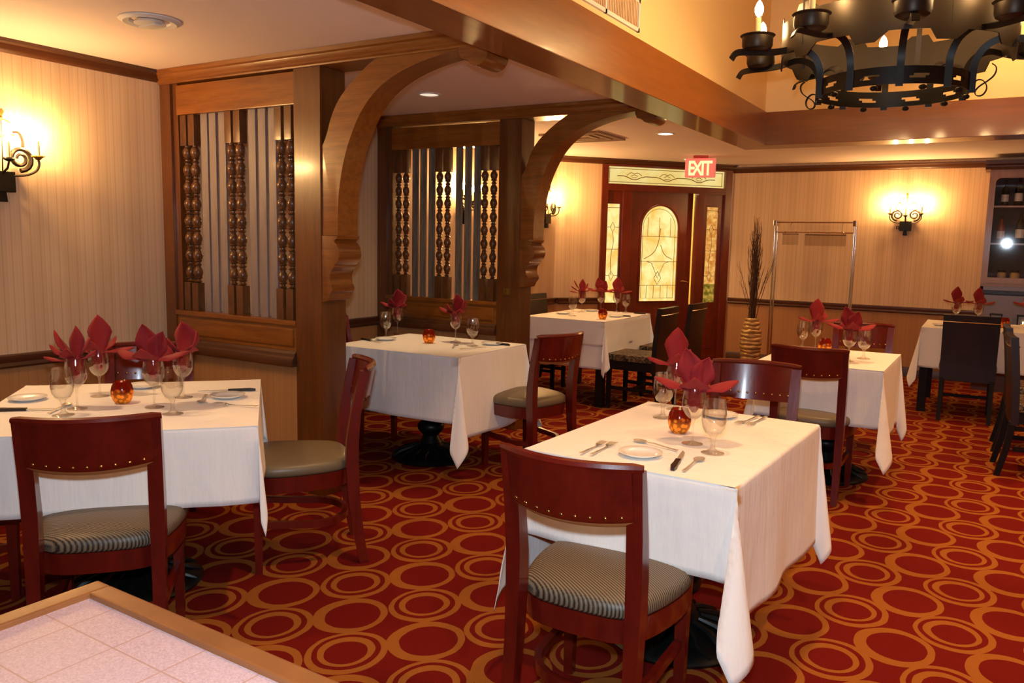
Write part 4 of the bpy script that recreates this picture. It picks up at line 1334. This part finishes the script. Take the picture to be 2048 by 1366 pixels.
# lower band, pierced with almond slots
bm = NB(); r = .325; n = 120
zz_ = [0, .02, .052, .075]
V = {}
def cv(i, z, rr): 
    a = 2*PI*i/n
    return bm.verts.new((rr*math.cos(a), rr*math.sin(a), z))
grid = [[(cv(i, z, r), cv(i, z, r-.005)) for z in (0, .024, .034, .044, .075)] for i in range(n)]
for i in range(n):
    j = (i+1) % n; p = i % 12
    for k in range(4):
        hole = (k in (1, 2) and p in (5, 6, 7)) or (k == 1 and p == 4) or (k == 2 and p == 8)
        if hole: continue
        a, b, c, d_ = grid[i][k], grid[j][k], grid[j][k+1], grid[i][k+1]
        bm.faces.new((a[0], b[0], c[0], d_[0])); bm.faces.new((b[1], a[1], d_[1], c[1]))
    bm.faces.new((grid[j][0][0], grid[i][0][0], grid[i][0][1], grid[j][0][1])); bm.faces.new((grid[i][4][0], grid[j][4][0], grid[j][4][1], grid[i][4][1]))
obj('lower_band', bm, M['iron_d'], cz, angle=30)
def rad(pts, a, lat=0.0):
    return [(p[0]*math.cos(a)-lat*math.sin(a), p[0]*math.sin(a)+lat*math.cos(a), p[1]) for p in pts]
cup_z, cup_r, arm_r = .200, .075, .635
for k in range(NA):
    a = R(5+36*k)
    bm = NB()
    st = smoothpts([(.333, -.012), (.333, .06), (.335, .12), (.37, .185), (.44, .215), (.50, .200), (.56, .19), (arm_r, .19), (.70, .19), (.735, .185), (.752, .155)], 2)
    tube(bm, rad(st, a), 0, flat=(.03, .006))
    arm = obj('arm', bm, M['iron_d'], cz, angle=40)
    if k in (2, 7):
      bm = NB(); hook = [(.335, .03), (.36, .045), (.385, .03), (.395, 0), (.38, -.028), (.355, -.03), (.345, -.01), (.36, .012), (.39, .03), (.42, .055), (.425, .09), (.405, .105)]
      tube(bm, rad(smoothpts(hook, 2), a, .0), 0, flat=(.016, .004)); obj('scroll', bm, M['iron_d'], arm, angle=40)
    c = (arm_r*math.cos(a), arm_r*math.sin(a), 0)
    bm = NB(); lathe(bm, [(.0, .194), (.045, .194), (.064, .205), (.070, .22), (.071, .255), (.080, .263), (.078, .266), (.068, .258), (.066, .222), (.06, .208), (.0, .202)], 24, c)
    obj('drip_pan', bm, M['iron'], cz, angle=35)
    bm = NB(); lathe(bm, [(.013, .203), (.013, .345), (.0, .348)], 12, c); sl = obj('candle_sleeve', bm, M['candle'], cz)
    bm = NB(); lathe(bm, [(.0, .346), (.013, .356), (.020, .374), (.0185, .392), (.010, .412), (.0, .424)], 12, c); obj('bulb', bm, M['bulb'], sl)
    bm = NB(); ca = (.313*math.cos(a+R(18)), .313*math.sin(a+R(18)), -.012); sphere(bm, ca, .012, 1.4, 1.4, 1, 8, 6); obj('foot', bm, M['iron_d'], cz)
for k in range(5):
    a = R(23+72*k)
    bm = NB(); tube(bm, rad([(.494, .20), (.494, .42), (.44, .60), (.30, .80), (.12, .92), (.03, .95)], a), 0, flat=(.024, .005)); obj('hanger_strap', bm, M['iron'], cz, angle=40)
bm = NB(); lathe(bm, [(.0, .92), (.05, .93), (.055, .97), (.02, 1.0), (.010, 1.02), (.010, 1.56), (.07, 1.58), (.08, 1.619), (.0, 1.6195)], 16); obj('hanging_rod', bm, M['iron'], cz)

# ------------------------------------------------------------------ ceiling fittings
v = thing('ceiling_vent', 'white round air diffuser in the ceiling near the left corner table', 'vent', (1.03, 2.455, CH))
bm = NB(); lathe(bm, [(.135, -.001), (.135, -.006), (.115, -.016), (.09, -.010), (.085, -.002)], 36); obj('rim', bm, M['white'], v)
bm = NB(); lathe(bm, [(.0, -.004), (.062, -.006), (.07, -.018), (.05, -.024), (.0, -.026)], 30)
box(bm, -.06, .06, -.018, .018, -.031, -.024, bev=.003)
obj('damper', bm, M['white'], v, angle=35)
sq = thing('ceiling_diffuser', 'square ceiling air diffuser behind the farther curved brace', 'vent', (1.03, 6.93, CH))
bm = NB()
for a in (.30, .21, .12):
    for (x0, x1, y0, y1) in ((-a, a, -a, -a+.035), (-a, a, a-.035, a), (-a, -a+.035, -a+.035, a-.035), (a-.035, a, -a+.035, a-.035)):
        box(bm, x0, x1, y0, y1, -.02+.02*(.3-a), -.001)
box(bm, -.3, .3, -.3, .3, -.0015, 0)
obj('grid', bm, plain('grey_diffuser', srgb(150, 120, 92), .6), sq, smooth=False)
dl_m = emit('lit_downlight_lens', (1, .86, .62, 1), 9)
def make_down(label, loc, lens_m=None):
    t = thing('recessed_downlight', label, 'ceiling light', loc, 0, 'recessed ceiling downlights')
    bm = NB(); lathe(bm, [(.085, -.001), (.085, -.005), (.07, -.008), (.062, -.002)], 28); obj('trim_ring', bm, M['white'], t)
    bm = NB(); lathe(bm, [(.0, -.0035), (.0615, -.0035), (.0615, -.001), (.0, -.001)], 24); obj('lens', bm, lens_m or dl_m, t)
    return t
dn0 = make_down('recessed downlight in the ceiling just right of the farther brace', (1.80, 7.03, CH))
DOWN = [(1.80, 7.03), (1.275, 9.22)]
dup(dn0, 'recessed downlight in front of the entrance door, left of the exit sign', (1.275, 9.22, CH))

make_down('recessed downlight over the table between the two screens', (1.05, 4.55, CH), emit('shaded_downlight_lens', (1, .8, .6, 1), .9))

# ------------------------------------------------------------------ tiled counter in the foreground
ct = thing('service_counter', 'wood-edged counter with pale tiled top in the bottom left foreground', 'counter', (3.41, .648, 0), R(-1.5))
bm = NB(); box(bm, .03, 1.5, -1.1, -.03, .90, .944); obj('tile_top', bm, M['tile'], ct, smooth=False)
bm = NB()
box(bm, 0, .03, -1.1, 0, .86, .952, bev=.003); box(bm, .0301, 1.5, -.03, 0, .86, .952, bev=.003)
obj('wooden_edge', bm, M['countert'], ct, smooth=False)
bm = NB(); box(bm, .04, 1.48, -1.08, -.04, .0, .8999); obj('body', bm, M['trim'], ct, smooth=False)

# ------------------------------------------------------------------ vase, coat rack, cabinet
vz = thing('floor_vase', 'tall ribbed gold floor vase by the entrance door', 'vase', (2.05, 9.36, 0))
bm = NB(); prof = [(.0, 0), (.085, .0)]
import itertools
nb = 14
for i in range(nb):
    z0 = .62*i/nb; u = (i+.5)/nb
    r = .092+.032*math.sin(PI*min(1, u*1.05))**.8+(.012 if .4 < u < .8 else 0)
    if i == nb-1: r -= .006
    prof += [(r-.014, z0+.003), (r, z0+.012), (r+.002, z0+.026), (r-.004, z0+.038), (r-.014, z0+.043)]
prof += [(.075, .62), (.07, .55), (.0, .5)]
n = 40; rings = []
rnd = random.Random(4)
for r, z in prof:
    rings.append([bm.verts.new(((r)*math.cos(2*PI*i/n), (r)*math.sin(2*PI*i/n), z+(.005*math.sin(2*PI*i/n*3+z*37)+.003*math.sin(2*PI*i/n*7+z*90) if 0 < z < .6 else 0))) for i in range(n)])
for a, b in zip(rings, rings[1:]):
    for i in range(n): bm.faces.new((a[i], a[(i+1) % n], b[(i+1) % n], b[i]))
bmesh.ops.remove_doubles(bm, verts=bm.verts, dist=1e-5)
tt = NT('ribbed_gold_glaze'); nn = tt.noise(tt.mapping(tt.objc(), scale=(1, 1, 6)), 7, 3)
tt.set(color=tt.ramp(nn, [(.3, srgb(150, 112, 62)), (.7, srgb(226, 188, 124))]), rough=.35, metal=.35)
obj('body', bm, tt.m, vz, angle=60); vz.scale = (.9, .9, 1)
twm = plain('brown_twig', srgb(74, 44, 26), .8)
br = thing('dried_branches', 'bundle of dark dried branches standing in the gold floor vase', 'branches', (2.05, 9.36, .52))
rnd = random.Random(12)
for i in range(46):
    bm = NB(); a = rnd.uniform(0, 6.28); sp = rnd.uniform(.01, .075); hh = rnd.uniform(.85, 1.26)
    wide = i % 7 == 0
    if wide: sp = rnd.uniform(.16, .32); hh = rnd.uniform(.5, .8)
    b0 = .04*rnd.random(); ba = rnd.uniform(0, 6.28)
    pts = [(b0*math.cos(ba), b0*math.sin(ba), 0)]
    for q in range(1, 7):
        u = q/6; pts.append((pts[0][0]+sp*u**1.4*math.cos(a)+rnd.uniform(-.008, .008), pts[0][1]+sp*u**1.4*math.sin(a)+rnd.uniform(-.008, .008), hh*u))
    tube(bm, pts, [.0045-.0005*q for q in range(7)], 5)
    for q in range(3):
        p0 = Vector(pts[3+q]); a2 = a+rnd.uniform(-1, 1)
        tube(bm, [p0, p0+Vector((.02*math.cos(a2), .02*math.sin(a2), .07)), p0+Vector((.035*math.cos(a2), .035*math.sin(a2), .15))], [.0025, .002, .001], 4)
    obj('branch', bm, twm, br)

rk = thing('coat_rack', 'slim chrome garment rack against the cream back wall', 'rack', (2.16, 9.72, 0))
RW = .86; RDp = .13
bm = NB()
for x in (0, RW):
    for y in (0, RDp):
        bmx = NB(); tube(bmx, [(x, y, .02), (x, y, 1.70)], .011, 10); obj('post', bmx, M['chrome'], rk)
for z in (1.715, 1.60):
    for y in (0, RDp):
        bmx = NB(); tube(bmx, [(0, y, z), (RW, y, z)], .0085, 8); obj('rail', bmx, M['chrome'], rk)
for x in (0, RW):
    bmx = NB(); box(bmx, x-.018, x+.018, -.018, RDp+.018, 1.67, 1.735, bev=.006); obj('end_cap', bmx, M['chrome'], rk, smooth=False)
    bmx = NB(); box(bmx, x-.02, x+.02, -.14, RDp+.14, 0, .022, bev=.005); obj('foot', bmx, M['chrome'], rk, smooth=False)
bmx = NB()
for x in (.16, .72):
    tube(bmx, smoothpts([(x, RDp/2, 1.60), (x, RDp/2, 1.68), (x+.01, RDp/2, 1.71), (x+.05, RDp/2, 1.715)], 2), .005, 6)
obj('hook', bmx, M['chrome'], rk)
for i, (x0, x1, z0, lab) in enumerate(((.09, .27, 1.455, 'small clear hanging panel at the left end of the chrome rack'), (.34, .78, 1.450, 'wide clear hanging panel in the middle of the chrome rack'))):
    hp = thing('hanging_panel', lab, 'clear panel', (2.16, 9.72, 0), 0, 'clear panels hanging on the rack')
    bm = NB(); box(bm, x0, x1, -.005, .001, z0, z0+.125); obj('sheet', bm, M['acryl'], hp, smooth=False)
    bm = NB()
    for x in (x0+.03, x1-.03): tube(bm, [(x, -.002, z0+.12), (x, -.012, z0+.15), (x, .0, z0+.165 if z0+.165 < 1.62 else 1.61)], .004, 6)
    box(bm, x0, x1, -.009, .004, z0+.115, z0+.13)
    obj('clip_bar', bm, M['chrome'], hp, smooth=False)

cb = thing('display_cabinet', 'pale wooden glazed display cabinet at the right edge of the photo', 'cabinet', (4.27, 9.80, 0))
W_ = 1.9; D_ = .325
bm = NB()
box(bm, 0, .03, 0, D_, .98, 2.26); box(bm, W_-.03, W_, 0, D_, .98, 2.26); box(bm, .03, W_-.03, D_-.02, D_, .98, 2.26); box(bm, .03, W_-.03, 0, D_-.02, 2.23, 2.26); box(bm, .03, W_-.03, 0, D_-.02, 1.07, 1.11)
obj('carcass', bm, M['cabfr'], cb, smooth=False)
bm = NB(); box(bm, .031, W_-.031, D_-.03, D_-.021, 1.11, 2.23); obj('back_panel', bm, M['dark'], cb, smooth=False)
bm = NB(); secs = []
pr = [(0, 2.26), (-.018, 2.262), (-.022, 2.275), (-.03, 2.285), (-.03, 2.30), (-.045, 2.315), (-.045, 2.355), (D_, 2.355), (D_, 2.26)]
for x in (-.045, W_+.045): secs.append([(x, y, z) for y, z in pr])
loft(bm, secs); obj('cornice', bm, M['trim'], cb, angle=25)
# door frame with a rounded corner
for x0, x1 in ((.0, .95), (.95, W_)):
    bm = NB()
    fz0, fz1 = 1.105, 2.235; w = .058
    hole = []
    rr = .05
    cs = [(x1-w-rr, fz1-.06-rr, 0), (x0+w+rr, fz1-.06-rr, 90), (x0+w+.002, fz0+w+.002, 180), (x1-w-.002, fz0+w+.002, 270)]
    for cx_, cz_, a0 in cs:
        rq = rr if a0 < 180 else .002
        hole += arc(cx_, cz_, rq, a0, a0+90, 5)
    H0 = [bm.verts.new((a, -.018, b)) for a, b in hole]; H1 = [bm.verts.new((a, 0, b)) for a, b in hole]
    out = []
    mx_, mz_ = (x0+x1)/2, (fz0+fz1)/2
    q = len(hole)//4
    outer = [(x1, fz1), (x0, fz1), (x0, fz0), (x1, fz0)]
    O0 = [bm.verts.new((a, -.018, b)) for a, b in outer]; O1 = [bm.verts.new((a, 0, b)) for a, b in outer]
    for c in range(4):
        seg = list(range(c*q, c*q+q))
        for i in range(q-1):
            bm.faces.new((H0[seg[i]], H0[seg[i+1]], O0[c]))
        nx_ = (c+1) % 4
        bm.faces.new((H0[seg[-1]], H0[(seg[-1]+1) % len(hole)], O0[nx_], O0[c]))
        bm.faces.new((O0[c], O0[nx_], O1[nx_], O1[c]))
    for i in range(len(hole)):
        j = (i+1) % len(hole); bm.faces.new((H0[j], H0[i], H1[i], H1[j]))
    dr = obj('glazed_door', bm, M['cabfr'], cb, smooth=False)
    bm = NB(); box(bm, x0+w-.004, x1-w+.004, -.008, -.004, fz0+w-.004, fz1-.056); obj('pane', bm, M['pane'], dr, smooth=False)
for z in (1.50, 1.88):
    bm = NB(); box(bm, .031, W_-.031, .02, D_-.031, z, z+.018); obj('shelf', bm, M['cabfr'], cb, smooth=False)
bm = NB(); box(bm, 0, W_, .02, D_, .62, .98); box(bm, 0, W_, .0, D_, 1.03, 1.069); obj('splash_panel', bm, plain('grey_marble', srgb(122, 104, 104), .3), cb, smooth=False)
bm = NB(); box(bm, -.02, W_+.02, -.18, D_, .58, .62, bev=.005); box(bm, 0, W_, -.15, D_, 0, .58); obj('base_unit', bm, M['trim'], cb, smooth=False)
# bottles and jars behind the glass
def make_bottle(label, loc, m, s=1.0):
    t = thing('bottle', label, 'bottle', loc, 0, 'bottles in the glazed cabinet')
    bm = NB(); lathe(bm, [(.0, 0), (.036, 0), (.038, .01), (.038, .17), (.034, .195), (.016, .225), (.013, .285), (.0, .287)], 18); obj('body', bm, m, t)
    bm = NB(); lathe(bm, [(.0385, .05), (.0388, .05), (.0388, .13), (.0385, .13)], 18); obj('label_band', bm, M['china'], t)
    bm = NB(); lathe(bm, [(.0145, .26), (.0145, .292), (.0, .293)], 12); obj('cap', bm, M['iron_d'], t)
    t.scale = (s, s, s)
    return t
bg = plain('dark_bottle_glass', srgb(24, 30, 26), .1); ba_ = plain('amber_bottle_glass', srgb(150, 80, 24), .12, emis=(1, .5, .1, 1), emstr=.0)
b0 = make_bottle('dark bottle with white label, tallest on the middle shelf of the cabinet', (4.58, 9.94, 1.518), bg, 1.1)
dup(b0, 'dark bottle on the top shelf of the cabinet, left end', (4.42, 9.95, 1.898), scale=(.9, .9, .9))
dup(b0, 'dark bottle on the top shelf of the cabinet, right of the first', (4.54, 9.96, 1.898), scale=(1, 1, 1))
b1 = make_bottle('amber bottle on the middle shelf of the cabinet, left end', (4.41, 9.95, 1.518), ba_, .95)
def make_jar(label, loc, m):
    t = thing('glass_jar', label, 'jar', loc, 0, 'jars on the lowest cabinet shelf')
    bm = NB(); lathe(bm, [(.0, 0), (.04, 0), (.043, .01), (.043, .09), (.034, .105), (.034, .115), (.0, .116)], 18); obj('body', bm, m, t)
    bm = NB(); lathe(bm, [(.036, .106), (.037, .128), (.0, .13)], 18); obj('lid', bm, M['iron'], t)
    return t
j0 = make_jar('cream coloured jar low in the cabinet, left one', (4.45, 9.93, 1.111), plain('cream_jar', srgb(196, 168, 120), .3))
dup(j0, 'cream coloured jar low in the cabinet, right one', (4.57, 9.93, 1.111))
# lanterns on the cabinet's counter
def make_lantern(label, loc):
    t = thing('black_lantern', label, 'lantern', loc, 0, 'small black lanterns on the cabinet counter')
    bm = NB()
    for x in (-.05, .05):
        for y in (-.05, .05): box(bm, x-.006, x+.006, y-.006, y+.006, 0, .16)
    box(bm, -.058, .058, -.058, .058, 0, .012); box(bm, -.058, .058, -.058, .058, .16, .172); obj('frame', bm, M['iron_d'], t, smooth=False)
    bm = NB(); lathe(bm, [(.0, .013), (.024, .013), (.024, .08), (.0, .082)], 14); cdl = obj('candle', bm, M['candle'], t)
    bm = NB(); lathe(bm, [(.0, .083), (.005, .09), (.004, .1), (.0, .11)], 8); obj('flame', bm, M['redbulb'], cdl)
    return t
l0 = make_lantern('small black lantern left of the votive on the cabinet counter', (4.44, 9.74, .621))
dup(l0, 'small black lantern at the right edge of the photo on the cabinet counter', (4.68, 9.74, .621))

# ------------------------------------------------------------------ lights
def light(name, typ, loc, energy, col, size=.1, rot=None, **k):
    L = bpy.data.lights.new(name, typ); L.energy = energy; L.color = col
    if typ == 'AREA': L.size = size
    if typ in ('POINT', 'SPOT'): L.shadow_soft_size = size
    for a, b in k.items(): setattr(L, a, b)
    o = bpy.data.objects.new(name, L); COL.objects.link(o); o.location = loc
    if rot: o.rotation_euler = rot
    return o
WARM = (1, .55, .24)
for i, (x, y) in enumerate(((3.5, 2.2), (3.7, 5.2), (5.2, 1.6), (5.4, 4.6), (4.5, 6.6), (6.8, 3.2), (6.8, 5.6))):
    light('added_ceiling_spot', 'SPOT', (x, y, TH-.02), 190, WARM, .07, spot_size=R(100), spot_blend=.7)  # unseen spots without fittings, added to warm the tabletops from above
for i, (x, y) in enumerate(DOWN):
    light('downlight_lamp', 'SPOT', (x, y, CH-.02), 55, (1, .62, .30), .05, spot_size=R(95), spot_blend=.6)
light('table_downlight_lamp', 'SPOT', (1.05, 4.55, CH-.02), 60, (1, .66, .34), .05, spot_size=R(62), spot_blend=.5)
light('added_corner_spot', 'SPOT', (1.2, 1.4, CH-.02), 60, (1, .62, .30), .05, spot_size=R(110), spot_blend=.7)  # added spot with no fitting, brightens the left corner table
for i, (x, y) in enumerate(((3.2, 9.0), (5.4, 8.7))):
    light('back_ceiling_spot', 'SPOT', (x, y, CH-.02), 26, (1, .5, .2), .05, spot_size=R(110), spot_blend=.7)  # warm spots just below the back ceiling, no fitting modelled
# lobby lamp behind the door
lc = WA @ Vector((1.4, 1.2, 2.4))
light('lobby_lamp', 'POINT', lc, 120, (1, .82, .5), .15)

# ------------------------------------------------------------------ camera and its flash
cam = bpy.data.cameras.new('camera'); co_ = bpy.data.objects.new('camera', cam); COL.objects.link(co_)
cam.sensor_width = 36; cam.lens = 1627.13/2048*36; cam.clip_start = .02
r_ = Vector((0.85557428, 0.51726083, 0.02082984)); u_ = Vector((-0.08181702, 0.095379, 0.99207299)); f_ = Vector((-0.51117377, 0.85049638, -0.12392456))
m4 = Matrix(((r_.x, u_.x, -f_.x, 4.479), (r_.y, u_.y, -f_.y, 0), (r_.z, u_.z, -f_.z, 1.445), (0, 0, 0, 1)))
co_.matrix_world = m4
scene.camera = co_
fl = light('camera_flash', 'AREA', (0, 0, 0), 52, (.72, .86, 1.0), .07, shape='DISK')
fl.matrix_world = Matrix.Translation(u_*.14) @ m4

w = bpy.data.worlds.new('world'); scene.world = w; w.use_nodes = True
w.node_tree.nodes['Background'].inputs[0].default_value = (1, .75, .5, 1); w.node_tree.nodes['Background'].inputs[1].default_value = .0
vs_ = scene.view_settings
vs_.view_transform = 'Standard'; vs_.look = 'None'; vs_.gamma = 1; vs_.exposure = 0; vs_.use_curve_mapping = False
scene.cycles.use_denoising = True
scene.cycles.max_bounces = 8; scene.cycles.diffuse_bounces = 4; scene.cycles.glossy_bounces = 4; scene.cycles.transparent_max_bounces = 24
scene.cycles.sample_clamp_indirect = 6
